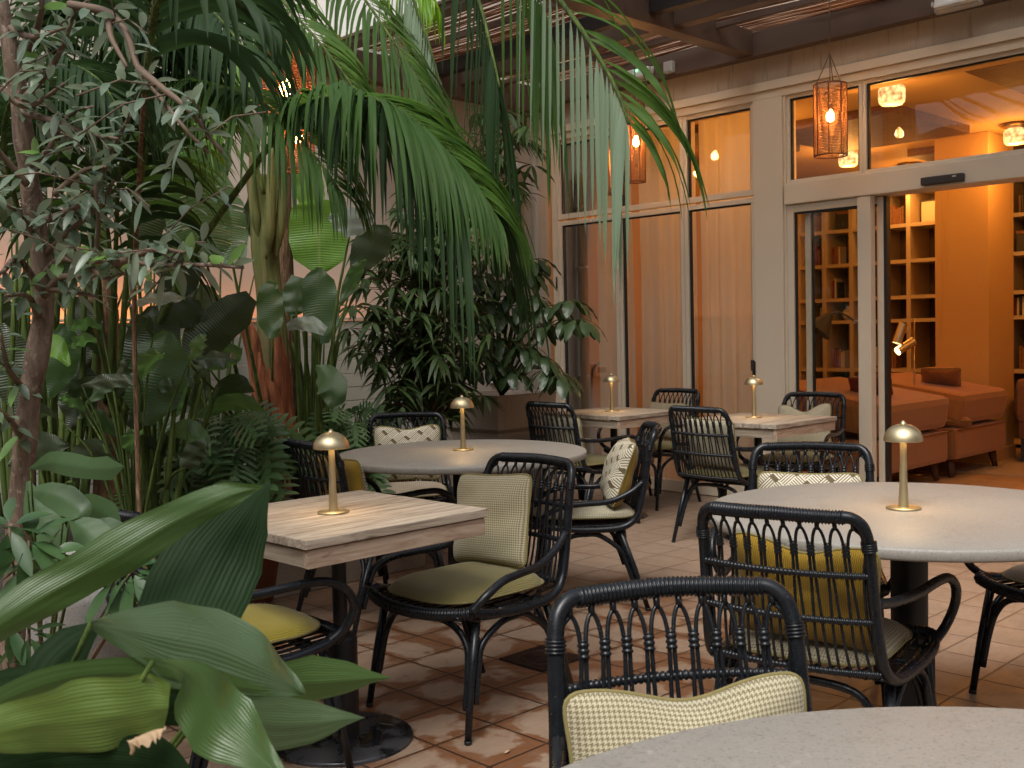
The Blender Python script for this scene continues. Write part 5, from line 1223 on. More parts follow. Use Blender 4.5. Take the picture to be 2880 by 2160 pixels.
petiole(pa, [(110, 1010, 4.9), (118, 800, 4.9), (126, 650, 4.85), (150, 400, 4.7)], .017); petiole(pa, [(230, 870, 4.85), (215, 640, 4.8), (200, 420, 4.7), (210, 200, 4.5)], .016)
# long arching frond in the middle (dark hanging skirt)
rfrond(pa, [(633, 247, 3.7), (690, 216, 3.62), (745, 205, 3.58), (804, 212, 3.5), (870, 247, 3.45), (937, 300, 3.4), (1004, 370, 3.35), (1066, 455, 3.3)], 86, .60, .0082, 'l_palm', 1.9, 62, q, .30, .0, rr=.008, lfn=lambda t: .28+.74*math.sin(PI*(t*.9+.05)) if t < .8 else .75*(1-(t-.8)*2.2), dn=8)
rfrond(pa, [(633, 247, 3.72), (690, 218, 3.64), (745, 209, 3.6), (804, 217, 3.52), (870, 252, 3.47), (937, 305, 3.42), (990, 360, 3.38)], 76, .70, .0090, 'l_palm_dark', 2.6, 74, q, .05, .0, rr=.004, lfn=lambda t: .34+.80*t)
# fronds arching over the left and centre
rfrond(pa, [(330, 260, 4.3), (370, 206, 4.1), (430, 190, 3.95), (500, 194, 3.8), (560, 220, 3.65), (620, 270, 3.55), (690, 350, 3.45), (740, 420, 3.4)], 64, .56, .0085, 'l_palm', 1.8, 58, q, .3, .02, rr=.008)
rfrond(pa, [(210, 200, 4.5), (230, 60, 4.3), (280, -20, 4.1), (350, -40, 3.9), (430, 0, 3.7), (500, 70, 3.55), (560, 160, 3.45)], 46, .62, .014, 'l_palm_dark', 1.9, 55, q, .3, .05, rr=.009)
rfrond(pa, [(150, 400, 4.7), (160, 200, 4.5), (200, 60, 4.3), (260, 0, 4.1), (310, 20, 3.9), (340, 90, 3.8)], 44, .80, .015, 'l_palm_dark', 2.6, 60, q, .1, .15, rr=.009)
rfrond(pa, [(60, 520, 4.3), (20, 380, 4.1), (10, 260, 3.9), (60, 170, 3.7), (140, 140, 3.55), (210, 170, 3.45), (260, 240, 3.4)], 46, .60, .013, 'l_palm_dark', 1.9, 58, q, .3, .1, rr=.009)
rfrond(pa, [(250, 540, 4.65), (258, 380, 4.5), (290, 260, 4.3), (350, 190, 4.1), (430, 165, 3.9)], 38, .55, .013, 'l_palm', 1.6, 55, q, .3, .1, rr=.009)
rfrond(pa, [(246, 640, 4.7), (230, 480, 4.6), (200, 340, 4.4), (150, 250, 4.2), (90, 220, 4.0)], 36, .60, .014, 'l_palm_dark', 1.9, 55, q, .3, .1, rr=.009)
# second palm standing behind, crown above the picture
pb = thing('kentia_palm', 'second kentia palm whose crown is above the view, dropping pale green fronds over the terrace', 'palm', W3(618, 900, 6.3)*Vector((1, 1, 0)))
ct = Vector((pb.location.x, pb.location.y, 4.2))
b = MB(); b.tube(catmull([pb.location+Vector((0, 0, .3)), pb.location+Vector((.02, 0, 2.0)), ct], 12), lambda t: .06-.012*t+.002*math.sin(t*120), 14); rb(b, 'trunk', 'bark_palm', pb)
S0 = [ct, W3(800, -290, 5.2)]
rfrond(pb, [ct, W3(860, -250, 4.6), W3(1040, -170, 3.8), W3(1150, -70, 3.3), W3(1205, -5, 3.15), W3(1255, 62, 3.06), W3(1300, 135, 3.0), W3(1330, 190, 2.97), W3(1346, 230, 2.94), W3(1358, 268, 2.92)],
   21, .56, .0098, 'l_palm_sage', .9, 40, q, .0, .30, sides=(-1,), rr=.010, sidev=(1, .35, .1), lfn=lambda t: 1.0 if t < .85 else 1.0-(t-.85)*2.2, dn=9, tipw=.3, hang=lambda t: .88-.50*max(0, t-.55)/.45)
rfrond(pb, [W3(1040, -170, 3.8), W3(1150, -70, 3.3), W3(1205, -5, 3.15), W3(1255, 62, 3.06), W3(1300, 135, 3.0), W3(1330, 190, 2.97), W3(1346, 230, 2.94), W3(1358, 268, 2.92)],
   15, .54, .0105, 'l_palm', 1.5, 42, q, .25, .08, sides=(1,), rr=.004, sidev=(1, .2, .1), lfn=lambda t: 1.0 if t < .6 else 1.0-(t-.6)*1.3, dn=9)
rfrond(pb, [ct, W3(820, -270, 4.9), W3(930, -200, 4.2), W3(1000, -90, 3.8), W3(1040, 20, 3.6), W3(1062, 110, 3.5), W3(1080, 190, 3.45)],
   20, .62, .0115, 'l_palm_dark', 1.6, 42, q, .0, .40, rr=.009, sidev=(1, -.2, 0), lfn=lambda t: .95, dn=8, hang=.65)
rfrond(pb, [W3(930, -200, 4.0), W3(1060, -130, 3.6), W3(1130, -60, 3.4), W3(1165, 0, 3.32), W3(1190, 60, 3.3)],
   10, .60, .0110, 'l_palm', 1.2, 36, q, .0, .3, rr=.006, sidev=(1, -.2, 0), lfn=lambda t: .95, dn=8, hang=.75)
rfrond(pb, [ct, W3(720, -240, 5.4), W3(830, -130, 4.8), W3(880, -30, 4.55), W3(915, 60, 4.45), W3(945, 160, 4.4), W3(965, 260, 4.35)],
   26, .60, .0095, 'l_palm_sage', 1.5, 44, q, .0, .35, rr=.008, sidev=(1, .2, 0), lfn=lambda t: .9, dn=8, hang=.65)
rfrond(pb, [ct, W3(640, -230, 5.4), W3(690, -130, 4.9), W3(760, -40, 4.6), W3(830, 60, 4.4), W3(900, 170, 4.3), W3(950, 280, 4.25)],
   60, .60, .0085, 'l_palm', 1.7, 46, q, .2, .2, rr=.008, lfn=lambda t: .9)
rfrond(pb, [ct, W3(560, -200, 5.2), W3(560, -90, 4.7), W3(610, 0, 4.4), W3(680, 80, 4.2), W3(750, 170, 4.1), W3(800, 260, 4.05)],
   54, .55, .0105, 'l_palm', 1.6, 46, q, .25, .2, rr=.008)
rfrond(pb, [ct, W3(760, -200, 5.0), W3(850, -120, 4.7), W3(905, -50, 4.6), W3(935, 0, 4.55)], 20, .42, .010, 'l_lime', 2.4, 40, q, .0, .5, rr=.006)
rfrond(pb, [ct, W3(500, -200, 5.0), W3(430, -100, 4.5), W3(400, -10, 4.2), W3(420, 80, 4.0), W3(470, 160, 3.9)], 40, .6, .014, 'l_palm_dark', 1.9, 50, q, .2, .25, rr=.008)
# near drooping broad leaflets (upper left)
pc = thing('lady_palm', 'palm with wide dark drooping leaf strips high at the left', 'palm', W3(300, 1130, 3.9)*Vector((1, 1, 0)))
b = MB(); b.tube(catmull([pc.location+Vector((0, 0, .4))]+WP([(290, 700, 4.0), (300, 400, 3.6), (318, 120, 3.1), (340, -40, 2.9)]), 8), lambda t: .010-.004*t, 8); rb(b, 'stem', 'bark_palm', pc)
rfrond(pc, [W3(312, 200, 3.1), W3(330, 60, 3.0), W3(345, -30, 2.9), W3(400, -80, 2.8)], 12, .50, .0185, 'l_palm_dark', 2.0, 62, q, .5, .15, rr=.010, lfn=lambda t: 1.0, dn=10)
rfrond(pc, [W3(330, 60, 3.0), W3(345, 0, 2.9), W3(400, -20, 2.85), W3(500, 0, 2.8), W3(590, 60, 2.75)], 12, .42, .015, 'l_palm_dark', 2.0, 55, q, .4, .2, rr=.008)
# ---------------- banana-leaved plants ----------------
q = random.Random(51)
def bplant(lab, base): return thing('giant_strelitzia', lab, 'plant', base, 0, 'broad-leaved strelitzias in the bed')
def ban(root, pts, ws, mat='l_banana', roll=0, fold=.12, wav=.01, tear=0, stalk=None, curl=.0, nx=5, srad=.012):
    P0 = W3(*pts[0]); gb = Vector((root.location.x, root.location.y, .40)); st_ = [gb, gb.lerp(P0, .5)+Vector((0, 0, .12))] if stalk is None else WP(stalk)
    return bl(root, pts, ws, mat, roll=roll, fold=fold, wav=wav, curl=curl, nx=nx, stalk=st_, tear=tear, srad=srad, q=q)
b1 = bplant('strelitzia with one bright green upright paddle leaf and a cluster of bare green stems', W3(672, 1000, 6.2)*Vector((1, 1, 0)))
ban(b1, [(690, 592, 6.2), (690, 560, 6.2), (689, 520, 6.2), (687, 480, 6.2), (685, 450, 6.18), (684, 434, 6.15)], [8, 54, 64, 62, 54, 22], 'l_bright', stalk=[(668, 1000, 6.2), (684, 700, 6.2)], wav=.006)
ban(b1, [(700, 742, 6.0), (696, 700, 6.0), (692, 650, 6.0), (688, 605, 6.0), (690, 578, 6.0)], [10, 36, 40, 34, 6], 'l_banana', stalk=[(690, 1000, 6.1), (696, 850, 6.0)])
ban(b1, [(652, 600, 6.1), (640, 640, 6.1), (632, 668, 6.1), (628, 682, 6.1)], [26, 34, 24, 4], 'l_banana', stalk=[(650, 1000, 6.1), (660, 780, 6.1)], roll=.3)
ban(b1, [(755, 512, 5.9), (757, 490, 5.85), (758, 465, 5.8), (757, 447, 5.75)], [6, 36, 48, 44], 'l_silver', stalk=[(700, 1000, 6.0), (722, 700, 5.95), (745, 560, 5.92)], fold=-.25, nx=6)
ban(b1, [(682, 795, 5.7), (700, 808, 5.65), (716, 836, 5.6), (722, 865, 5.6), (720, 888, 5.6)], [6, 26, 36, 24, 2], 'l_banana', stalk=[(700, 1000, 5.9), (690, 860, 5.75)], roll=.2)
ban(b1, [(612, 712, 6.0), (640, 700, 5.95), (672, 700, 5.9), (703, 716, 5.9)], [6, 13, 18, 10], 'l_silver', stalk=[(660, 1000, 6.1), (640, 800, 6.05)])
ban(b1, [(765, 590, 6.3), (790, 550, 6.3), (818, 515, 6.3), (840, 490, 6.3)], [10, 38, 40, 8], 'l_banana_dark', roll=.3)
ban(b1, [(735, 660, 6.1), (752, 620, 6.1), (770, 585, 6.05), (790, 560, 6.0)], [4, 14, 16, 2], 'l_banana')
ban(b1, [(680, 470, 6.4), (672, 420, 6.4), (668, 380, 6.4), (670, 350, 6.4)], [14, 38, 34, 6], 'l_bright', roll=.5)
for k in range(16):
    x = 645+k*4.6+q.uniform(-3, 3); d = 6.0+q.uniform(-.15, .25); xt = x+(x-680)*q.uniform(.2, 1.2)+q.uniform(-10, 14); b = MB()
    b.tube(catmull([W3(672+(x-672)*.45, 1010, d), W3(x, 850, d), W3(xt, q.uniform(640, 740), d)], 6), lambda t: .013-.006*t, 7); rb(b, 'stalk', 'stem_green', b1)
b2 = bplant('strelitzia with torn slatted dark leaves and a thick red brown sheathed trunk', W3(585, 1020, 5.8)*Vector((1, 1, 0)))
# trunk: olive pseudostem above, peeling red brown sheaths below
b = MB(); b.tube(catmull(WP([(600, 1030, 5.8), (598, 900, 5.8), (592, 780, 5.8), (584, 660, 5.8), (574, 560, 5.8), (566, 470, 5.8), (556, 380, 5.8)]), 10), lambda t: px(36, 5.8)*(1-.32*t)+.004*math.sin(t*20), 16); rb(b, 'trunk', 'pseudo', b2)
for (pts, r) in (([(596, 560, 5.74), (606, 480, 5.74), (612, 400, 5.74), (622, 320, 5.7)], .035), ([(560, 520, 5.74), (548, 430, 5.74), (545, 330, 5.74)], .035), ([(575, 560, 5.7), (584, 450, 5.7), (588, 320, 5.7)], .04)):
    b = MB(); b.tube(catmull(WP(pts), 8), lambda t, r=r: r*min(1, .15+t*3.2)*(1-.5*t), 10); rb(b, 'sheath', 'pseudo', b2)
SH = [([(600, 1035, 5.7), (585, 940, 5.7), (562, 840, 5.7), (545, 760, 5.7), (528, 700, 5.7)], [26, 34, 26, 20, 16]), ([(615, 1035, 5.66), (612, 960, 5.64), (610, 880, 5.64), (606, 800, 5.64), (600, 720, 5.66)], [22, 28, 22, 22, 6]),
      ([(590, 1030, 5.62), (588, 960, 5.62), (580, 900, 5.62), (572, 840, 5.62), (560, 760, 5.64)], [30, 30, 18, 16, 3]), ([(628, 1030, 5.68), (632, 960, 5.68), (628, 900, 5.68), (618, 860, 5.68)], [10, 14, 10, 2]),
      ([(575, 1030, 5.66), (566, 960, 5.66), (556, 900, 5.66), (545, 850, 5.66)], [16, 22, 12, 2]), ([(600, 1000, 5.60), (604, 930, 5.60), (598, 870, 5.60), (585, 820, 5.60), (580, 790, 5.6)], [12, 16, 12, 8, 1])]
for k, (pts, ws) in enumerate(SH):
    b = MB(); blade(b, WP(pts), 0, q.uniform(-.3, .3), .55, 5, 'ell', .004, 2, None, 0, q, .35, [px(w_, p[2]) for w_, p in zip(ws, pts)], 5); rb(b, 'dry_sheath', 'bark_red', b2)
ban(b2, [(446, 566, 4.9), (438, 520, 4.9), (430, 470, 4.9), (418, 410, 4.88), (408, 360, 4.85), (400, 326, 4.8)], [20, 62, 68, 66, 52, 12], 'l_banana', tear=3, stalk=[(560, 1000, 5.6), (500, 760, 5.2), (455, 600, 4.95)], fold=.05, nx=4)
ban(b2, [(500, 560, 5.3), (490, 500, 5.3), (480, 430, 5.3), (476, 370, 5.3)], [30, 46, 44, 10], 'l_banana', tear=3, stalk=[(570, 900, 5.6), (530, 700, 5.4)])
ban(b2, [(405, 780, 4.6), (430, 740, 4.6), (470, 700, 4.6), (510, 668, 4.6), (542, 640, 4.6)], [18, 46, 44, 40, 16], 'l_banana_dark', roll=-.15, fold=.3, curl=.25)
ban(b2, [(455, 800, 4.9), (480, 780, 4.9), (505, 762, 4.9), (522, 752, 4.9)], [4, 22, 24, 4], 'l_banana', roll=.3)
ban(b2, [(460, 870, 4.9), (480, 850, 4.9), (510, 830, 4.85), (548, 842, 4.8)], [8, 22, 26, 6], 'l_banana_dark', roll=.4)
ban(b2, [(420, 905, 4.8), (470, 880, 4.8), (520, 868, 4.75), (575, 888, 4.7)], [4, 20, 22, 3], 'l_banana', roll=.5)
ban(b2, [(590, 730, 5.5), (585, 700, 5.5), (582, 660, 5.5), (586, 625, 5.5), (596, 610, 5.5)], [10, 26, 30, 24, 4], 'l_banana', roll=-.2)
ban(b2, [(520, 230, 5.6), (500, 180, 5.6), (490, 130, 5.6), (500, 80, 5.6)], [26, 44, 42, 10], 'l_bright', stalk=[(570, 420, 5.7), (545, 320, 5.65)])
ban(b2, [(420, 120, 6.2), (400, 60, 6.2), (390, 10, 6.2), (395, -60, 6.2)], [20, 56, 60, 20], 'l_bright', stalk=[(560, 420, 5.8), (480, 260, 6.0)])
ban(b2, [(560, 120, 6.4), (555, 70, 6.4), (560, 20, 6.4), (570, -30, 6.4)], [16, 34, 36, 10], 'l_silver', stalk=[(590, 330, 5.8), (575, 220, 6.1)], roll=.4)
ban(b2, [(620, 200, 6.4), (640, 150, 6.4), (650, 100, 6.4), (640, 50, 6.4)], [16, 34, 36, 10], 'l_bright', stalk=[(612, 330, 5.8), (615, 260, 6.1)], roll=.6)
ban(b2, [(455, 330, 6.0), (450, 270, 6.0), (455, 210, 6.0), (470, 160, 6.0)], [16, 44, 40, 10], 'l_bright', roll=.3, tear=4)
b3 = bplant('strelitzia low at the left with huge dark ribbed leaves', W3(330, 1120, 4.5)*Vector((1, 1, 0)))
ban(b3, [(318, 920, 4.3), (325, 870, 4.3), (340, 810, 4.3), (352, 760, 4.3), (362, 715, 4.3)], [10, 58, 62, 54, 10], 'l_banana', fold=.22, nx=6)
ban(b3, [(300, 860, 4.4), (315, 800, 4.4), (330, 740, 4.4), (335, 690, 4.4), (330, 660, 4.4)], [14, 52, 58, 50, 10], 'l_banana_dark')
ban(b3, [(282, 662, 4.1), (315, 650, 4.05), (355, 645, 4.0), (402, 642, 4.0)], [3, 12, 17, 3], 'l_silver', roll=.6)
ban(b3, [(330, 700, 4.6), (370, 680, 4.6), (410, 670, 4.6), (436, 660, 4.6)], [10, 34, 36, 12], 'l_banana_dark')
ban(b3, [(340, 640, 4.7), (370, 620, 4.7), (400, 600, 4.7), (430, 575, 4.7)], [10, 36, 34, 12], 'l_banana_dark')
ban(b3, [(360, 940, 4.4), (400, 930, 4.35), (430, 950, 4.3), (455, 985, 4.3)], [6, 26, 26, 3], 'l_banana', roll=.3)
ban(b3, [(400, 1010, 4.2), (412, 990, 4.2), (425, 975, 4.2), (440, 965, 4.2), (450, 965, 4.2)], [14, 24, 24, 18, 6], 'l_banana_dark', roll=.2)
for k in range(9):
    x = 305+k*15+q.uniform(-5, 5); b = MB(); d = 4.5+q.uniform(-.2, .2)
    b.tube(catmull([W3(345+(x-345)*.5, 1110, d), W3(x, 960, d), W3(x+(x-350)*.5+q.uniform(-14, 14), q.uniform(760, 860), d)], 6), lambda t: .014-.006*t, 7); rb(b, 'stalk', 'stem_green', b3)
b4 = bplant('strelitzia behind the small tree with deep shaded leaves', W3(120, 1080, 4.6)*Vector((1, 1, 0)))
for (pts, w_, m_) in (([(110, 860, 4.5), (130, 800, 4.5), (140, 740, 4.5), (135, 700, 4.5)], [6, 34, 36, 8], 'l_banana'), ([(150, 930, 4.6), (165, 880, 4.6), (170, 820, 4.6), (160, 780, 4.6)], [6, 40, 40, 8], 'l_banana_dark'),
      ([(40, 900, 4.7), (30, 830, 4.7), (20, 760, 4.7), (0, 700, 4.7)], [6, 46, 46, 8], 'l_banana_dark'), ([(180, 800, 4.8), (185, 740, 4.8), (180, 680, 4.8), (170, 640, 4.8)], [6, 40, 40, 8], 'l_banana_dark'),
      ([(20, 1010, 4.4), (60, 980, 4.4), (100, 965, 4.4), (150, 960, 4.4)], [6, 34, 34, 4], 'l_banana_dark'), ([(160, 1040, 4.4), (180, 1000, 4.4), (205, 975, 4.4), (240, 960, 4.4)], [6, 34, 34, 4], 'l_banana_dark'),
      ([(90, 640, 5.0), (110, 580, 5.0), (120, 500, 5.0), (110, 440, 5.0)], [6, 40, 44, 8], 'l_banana_dark'), ([(290, 560, 5.2), (310, 500, 5.2), (320, 430, 5.2), (310, 370, 5.2)], [6, 40, 44, 8], 'l_banana_dark'), ([(345, 490, 5.4), (355, 430, 5.4), (362, 380, 5.4), (356, 330, 5.4)], [6, 30, 34, 8], 'l_banana'),
      ([(60, 760, 4.3), (90, 745, 4.3), (120, 750, 4.3), (150, 790, 4.3)], [6, 24, 26, 4], 'l_bright')):
    ban(b4, pts, w_, m_, roll=q.uniform(-.4, .4))
for k in range(16):
    x = -20+k*15+q.uniform(-5, 5); b = MB(); d = 4.7+q.uniform(-.2, .3)
    b.tube(catmull([W3(x*.8+20, 1120, d), W3(x, 900, d), W3(x+q.uniform(-24, 24), q.uniform(520, 700), d)], 6), lambda t: .016-.005*t, 7); rb(b, 'stalk', 'stem_green', b4)
mid = bplant('strelitzia with many small dark leaves in front of the palm trunk', W3(290, 1120, 4.3)*Vector((1, 1, 0)))
for k in range(24):
    x = q.uniform(80, 420); y = q.uniform(700, 1010); d = 4.35+q.uniform(-.25, .3); an = q.uniform(-1.5, 1.5); ln = q.uniform(70, 120); w_ = q.uniform(15, 27)
    pts = [(x+ln*t*math.sin(an)+10*t*t, y-ln*t*math.cos(an)+30*t*t, d-.12*t) for t in (0, .3, .6, .85, 1)]
    ban(mid, pts, [3, w_*.9, w_, w_*.7, 2], q.choice(['l_banana', 'l_banana_dark', 'l_banana', 'l_scheff']), roll=q.uniform(-1.0, 1.0), srad=.008, fold=q.uniform(.1, .4))
# filler clumps deeper in the bed
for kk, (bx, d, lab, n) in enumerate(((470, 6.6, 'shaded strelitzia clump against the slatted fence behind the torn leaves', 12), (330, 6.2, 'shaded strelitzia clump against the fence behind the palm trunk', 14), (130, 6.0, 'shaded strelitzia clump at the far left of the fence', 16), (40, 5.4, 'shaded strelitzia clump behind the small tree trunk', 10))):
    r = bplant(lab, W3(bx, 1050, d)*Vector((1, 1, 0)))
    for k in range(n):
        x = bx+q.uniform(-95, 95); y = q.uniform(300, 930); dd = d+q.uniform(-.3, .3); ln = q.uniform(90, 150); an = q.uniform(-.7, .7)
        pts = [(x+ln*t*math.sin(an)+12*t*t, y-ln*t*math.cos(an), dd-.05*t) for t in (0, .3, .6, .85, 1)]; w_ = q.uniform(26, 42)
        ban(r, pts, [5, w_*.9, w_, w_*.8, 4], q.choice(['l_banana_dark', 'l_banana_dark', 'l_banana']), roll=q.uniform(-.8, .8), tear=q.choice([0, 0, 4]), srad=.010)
# ---------------- long-leaved ficus, schefflera ----------------
q = random.Random(71)
fi = thing('ficus_tree', 'slim brown trunked ficus with long drooping dark leaves left of the stone planter', 'tree', W3(922, 960, 6.9)*Vector((1, 1, 0)))
tp = WP([(918, 1000, 6.9), (922, 900, 6.9), (926, 800, 6.9), (932, 700, 6.9), (928, 600, 6.88), (934, 500, 6.85), (960, 400, 6.8), (1010, 330, 6.7)]); tp[0].z = .02
b = MB(); b.tube(catmull(tp, 8), lambda t: .030-.016*t, 12); rb(b, 'trunk', 'bark_ficus', fi)
fol = MB(); bt = MB()
def spray(b, tw, c, n, L_, w, q, rad=.10, drop=1.1):
    for k in range(n):
        a = q.uniform(0, 2*PI); d = Vector((math.cos(a), math.sin(a), q.uniform(-.9, .35))).normalized(); leaf_at(b, c+d*q.uniform(0, rad*.3), d, L_*q.uniform(.7, 1.15), w, q, drop, pr_lan, 1, 6)
cl = []
for k in range(265):
    while True:
        x = q.gauss(900, 78); y = q.uniform(500, 910)
        if 742 < x < 1060 and not (y > 800 and x < 830): break
    cl.append((x, y, 6.85+q.uniform(-.32, .3)))
for k in range(34): cl.append((q.uniform(985, 1150), q.uniform(240, 420), 6.75+q.uniform(-.15, .2)))
for k in range(60): cl.append((q.uniform(860, 1075), q.uniform(400, 560), 6.8+q.uniform(-.2, .2)))
for c in cl:
    p = W3(*c); spray(fol, None, p, q.randint(5, 8), .155, .0165, q, drop=.9)
    y0 = min(940, max(430, c[1]+60)); a = W3(930+(c[0]-930)*.08, y0, 6.88) if c[1] > 430 else W3(985+(c[0]-985)*.3, 380, 6.75)
    bt.tube(catmull([a, a.lerp(p, .5)+Vector((0, 0, .06)), p], 4), lambda t: .006-.004*t, 5)
rb(fol, 'foliage', 'l_ficus', fi); rb(bt, 'twigs', 'bark_ficus', fi)
sc = thing('schefflera', 'umbrella plant with whorls of large glossy oval leaves growing from the stone planter', 'plant', Vector((-.08, 7.95, 0)))
fol = MB(); bt = MB()
WH = [(1040, 590, 7.3), (1075, 615, 7.25), (1110, 600, 7.2), (1140, 585, 7.2), (1150, 640, 7.15), (1185, 660, 7.1), (1160, 700, 7.1), (1215, 690, 7.0), (1250, 690, 6.9), (1120, 660, 7.2), (1080, 680, 7.25), (1040, 650, 7.3), (1010, 620, 7.35), (1095, 730, 7.2), (1050, 730, 7.25), (1010, 700, 7.3), (1130, 745, 7.15), (1170, 770, 7.1), (1075, 780, 7.2), (1030, 775, 7.25), (1190, 800, 7.05), (1100, 800, 7.15), (1000, 790, 7.3), (990, 660, 7.4), (1060, 560, 7.3), (1000, 740, 7.3), (1210, 810, 7.05), (1150, 560, 7.25), (1235, 650, 7.0), (1100, 640, 7.3), (1020, 680, 7.35), (1065, 650, 7.3)]
c0 = Vector((-.08, 7.9, .85))
for (x, y, d) in WH:
    p = W3(x, y, d); bt.tube(catmull([c0, c0.lerp(p, .5)+Vector((0, 0, .12)), p], 5), lambda t: .010-.006*t, 6)
    n = q.randint(7, 9)
    for k in range(n):
        a = 2*PI*k/n+q.uniform(-.2, .2); dr = Vector((math.cos(a), math.sin(a), q.uniform(-.25, .1))).normalized()
        st_ = p+dr*.055; bt.tube([p, st_], .002, 4)
        l = .20*q.uniform(.75, 1.12); P = [st_]; dd = dr.copy()
        for m in range(4): dd = (dd+Vector((0, 0, -.42))).normalized(); P.append(P[-1]+dd*l/4)
        S = dr.cross(Vector((0, 0, 1))).normalized(); vf = -(S.cross(dr))
        blade(fol, P, .036*q.uniform(.85, 1.15), q.uniform(-.25, .25), .18, 2, 'ell', face=vf, sub=3, wav=.003)
rb(fol, 'foliage', 'l_scheff', sc); rb(bt, 'stems', 'stem_green', sc)
# ---------------- lobed philodendrons ----------------
def lobed(b, p, d, L_, q, up=None):
    """deeply cut leaf: midrib with paired finger lobes"""
    up = Vector((q.uniform(-.5, .5), -1.1, q.uniform(.3, 1.0))); d = (d.normalized() + Vector((0, 0, -.45))).normalized(); S = d.cross(up).normalized(); N = S.cross(d)
    n = 6
    def mid(t): return p + d*(L_*t) - Vector((0, 0, 1))*(.28*L_*t*t)
    blade(b, [mid(t) for t in (0, .3, .6, .85, 1)], L_*.085, 0, .1, 1, 'ell', face=-N, sub=2)
    for k in range(n):
        t = .05+.85*k/(n-1); ln = L_*(.42*math.sin(PI*(.28+.62*t))**.8+.05)
        for s in (-1, 1):
            a = .95-.75*t; dr = (S*s*math.cos(.35+.0*t) + d*(math.sin(.2)-.25+.9*t)).normalized(); m = mid(t)
            P = [m, m+dr*ln*.4, m+dr*ln*.75+d*ln*.07-Vector((0, 0, ln*.10)), m+dr*ln+d*ln*.14-Vector((0, 0, ln*.22))]
            blade(b, P, L_*.064, 0, .1, 1, 'lan', face=-N, sub=2)
def philo(lab, base, region, n, d0, L_, seedv, mat='l_philo', z0=.45):
    q = random.Random(seedv); t = thing('philodendron', lab, 'plant', base, 0, 'philodendrons with deeply cut leaves'); A, B_, S_ = MB(), MB(), MB()
    root = Vector((base[0], base[1], z0))
    for k in range(n):
        x = q.uniform(region[0], region[1]); y = q.uniform(region[2], region[3]); p = W3(x, y, d0+q.uniform(-.3, .3))
        out = (p-root); out.z *= .4; out = out.normalized() if out.length > .01 else Vector((1, 0, 0)); d = (out+Vector((q.uniform(-.5, .5), q.uniform(-.6, .3), q.uniform(-.3, .4))))
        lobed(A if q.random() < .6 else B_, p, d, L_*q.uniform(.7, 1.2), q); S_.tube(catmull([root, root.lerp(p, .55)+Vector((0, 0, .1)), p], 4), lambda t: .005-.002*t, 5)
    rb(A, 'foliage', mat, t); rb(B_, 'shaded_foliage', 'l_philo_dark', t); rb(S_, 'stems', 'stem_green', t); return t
philo('philodendron with fern-like cut leaves spilling over the wide terracotta bowl', Vector((-1.50, 5.30, 0)), (385, 600, 880, 1060), 52, 4.9, .25, 3)
philo('philodendron mound left of the middle round table, behind its chair', Vector((-.98, 6.6, 0)), (695, 785, 880, 985), 46, 6.3, .19, 4, 'l_philo', .5)
philo('drooping philodendron leaves under the edge of the middle round table', Vector((-.86, 6.72, 0)), (768, 822, 1010, 1060), 10, 6.1, .20, 5, 'l_philo', .45)
philo('philodendron leaves in the dark of the bed beside the palm trunk', Vector((-1.75, 5.0, 0)), (270, 400, 940, 1060), 16, 5.0, .19, 6, 'l_philo', .4)
# ---------------- big leaves and small whorls at the left edge ----------------
q = random.Random(91)
fg = thing('fiddle_leaf_plant', 'plant with big leathery oval leaves behind the foreground leaves at the left', 'plant', Vector((-1.15, 2.55, 0)))
fgb = Vector((-1.15, 2.55, .45))
def fgl(pts, ws, mat='l_big', **k): return bl(fg, pts, ws, mat, stalk=[fgb, fgb.lerp(W3(*pts[0]), .6)], nx=5, srad=.005, **k)
fgl([(66, 1012, 2.3), (110, 1000, 2.28), (150, 1004, 2.26), (195, 1012, 2.25), (235, 1012, 2.24), (267, 1007, 2.24)], [3, 24, 27, 24, 27, 2], roll=.2)
fgl([(150, 1120, 2.3), (185, 1150, 2.28), (215, 1190, 2.26), (235, 1235, 2.25), (238, 1270, 2.25)], [4, 40, 50, 38, 3], roll=.2)
fgl([(60, 1060, 2.35), (100, 1066, 2.33), (140, 1080, 2.32), (175, 1104, 2.3), (186, 1124, 2.3)], [4, 26, 34, 26, 3])
fgl([(140, 1090, 2.4), (190, 1095, 2.38), (230, 1115, 2.37), (262, 1150, 2.36)], [4, 30, 32, 3], roll=.4)
fgl([(180, 1130, 2.35), (220, 1140, 2.33), (255, 1160, 2.32), (285, 1200, 2.3)], [4, 30, 34, 3], roll=-.3)
fgl([(60, 1040, 2.5), (80, 1100, 2.48), (110, 1160, 2.46), (120, 1220, 2.45)], [4, 34, 36, 3], 'l_big', roll=.3)
b = MB(); b.lathe([(0, .001), (.14, .001), (.18, .40), (.19, .40), (.19, .46), (.17, .46), (.165, .43), (0, .43)], (0, 0, 0), 32); b.build('pot', M['terracotta'], fg)
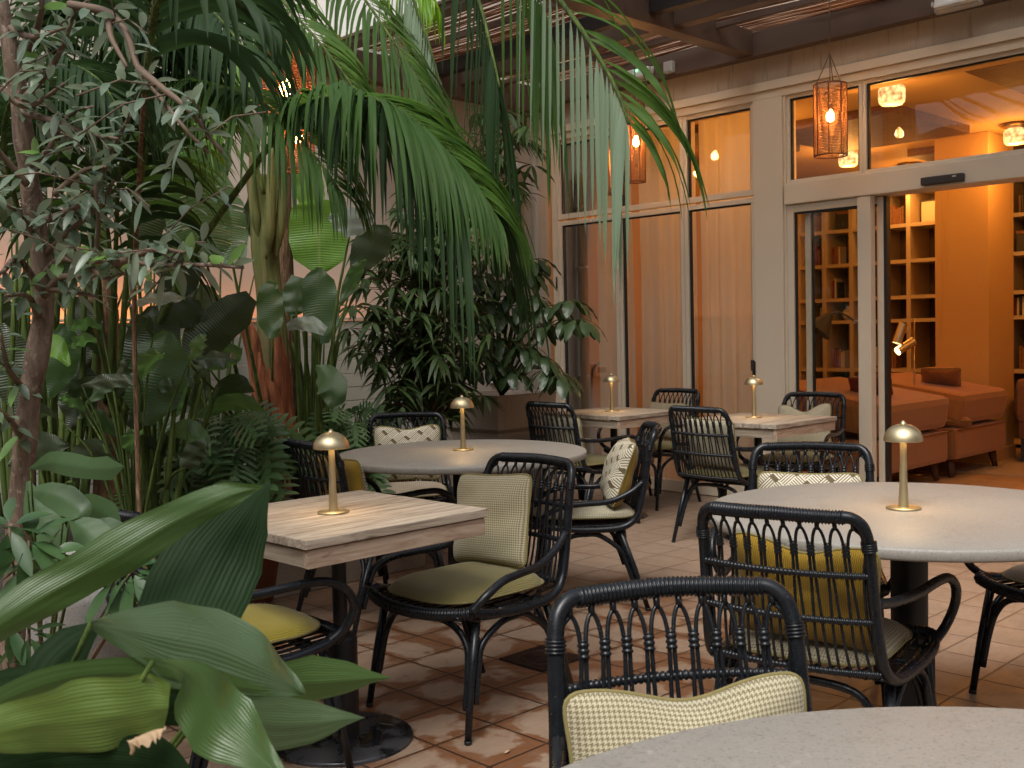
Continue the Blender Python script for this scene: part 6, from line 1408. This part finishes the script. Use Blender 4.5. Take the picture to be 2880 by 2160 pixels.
ws_ = thing('umbrella_seedling', 'young umbrella plant with small whorled leaves at the left edge', 'plant', Vector((-1.0, 2.2, 0)))
fol = MB(); bt = MB(); c0 = Vector((-1.05, 2.25, .40))
for (x, y, d, l) in ((62, 1168, 2.2, .085), (105, 1200, 2.2, .08), (20, 1140, 2.2, .08), (285, 1232, 2.1, .085), (320, 1262, 2.1, .07), (250, 1250, 2.1, .08), (60, 1225, 2.2, .08), (20, 1350, 2.2, .07), (60, 1370, 2.2, .06), (15, 1430, 2.2, .07), (300, 1290, 2.12, .07), (345, 1240, 2.1, .06)):
    p = W3(x, y, d); bt.tube(catmull([c0, c0.lerp(p, .6)+Vector((0, 0, .03)), p], 4), .0025, 5)
    for k in range(8):
        a = 2*PI*k/8+q.uniform(-.2, .2); dr = Vector((math.cos(a), .5*math.sin(a), math.sin(a)*.8-.2)).normalized(); leaf_at(fol, p+dr*.012, dr, l*q.uniform(.8, 1.2), l*.20, q, .5)
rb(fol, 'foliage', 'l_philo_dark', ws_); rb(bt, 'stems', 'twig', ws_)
b = MB(); b.lathe([(0, .001), (.12, .001), (.15, .36), (.16, .36), (.16, .40), (.14, .40), (.135, .38), (0, .38)], (0, 0, 0), 28); b.build('pot', M['terracotta'], ws_)
# ---------------- litter on the tiles ----------------
q = random.Random(123)
for k, (x, y) in enumerate(((.42, 3.9), (.9, 4.5), (1.25, 4.15), (-.05, 3.25), (.55, 4.75), (.1, 2.9), (1.45, 5.2), (.95, 5.9), (-.35, 2.75))):
    b = MB(); a = q.uniform(0, 6); l = q.uniform(.022, .045); d = Vector((math.cos(a), math.sin(a), 0))
    blade(b, [d*(l*t)+Vector((0, 0, .004+.006*math.sin(3*t))) for t in (0, .3, .6, 1)], l*.22, q.uniform(-.3, .3), .4, 1, 'ell', face=(0, 0, -1), sub=2)
    o = b.build('fallen_leaf', M['withered'] if k % 2 else M['bark_red'], None, (x, y, 0)); tag(o, 'tiny dry leaf lying on the terrace tiles', 'leaf', 'dry leaves fallen on the terrace tiles')
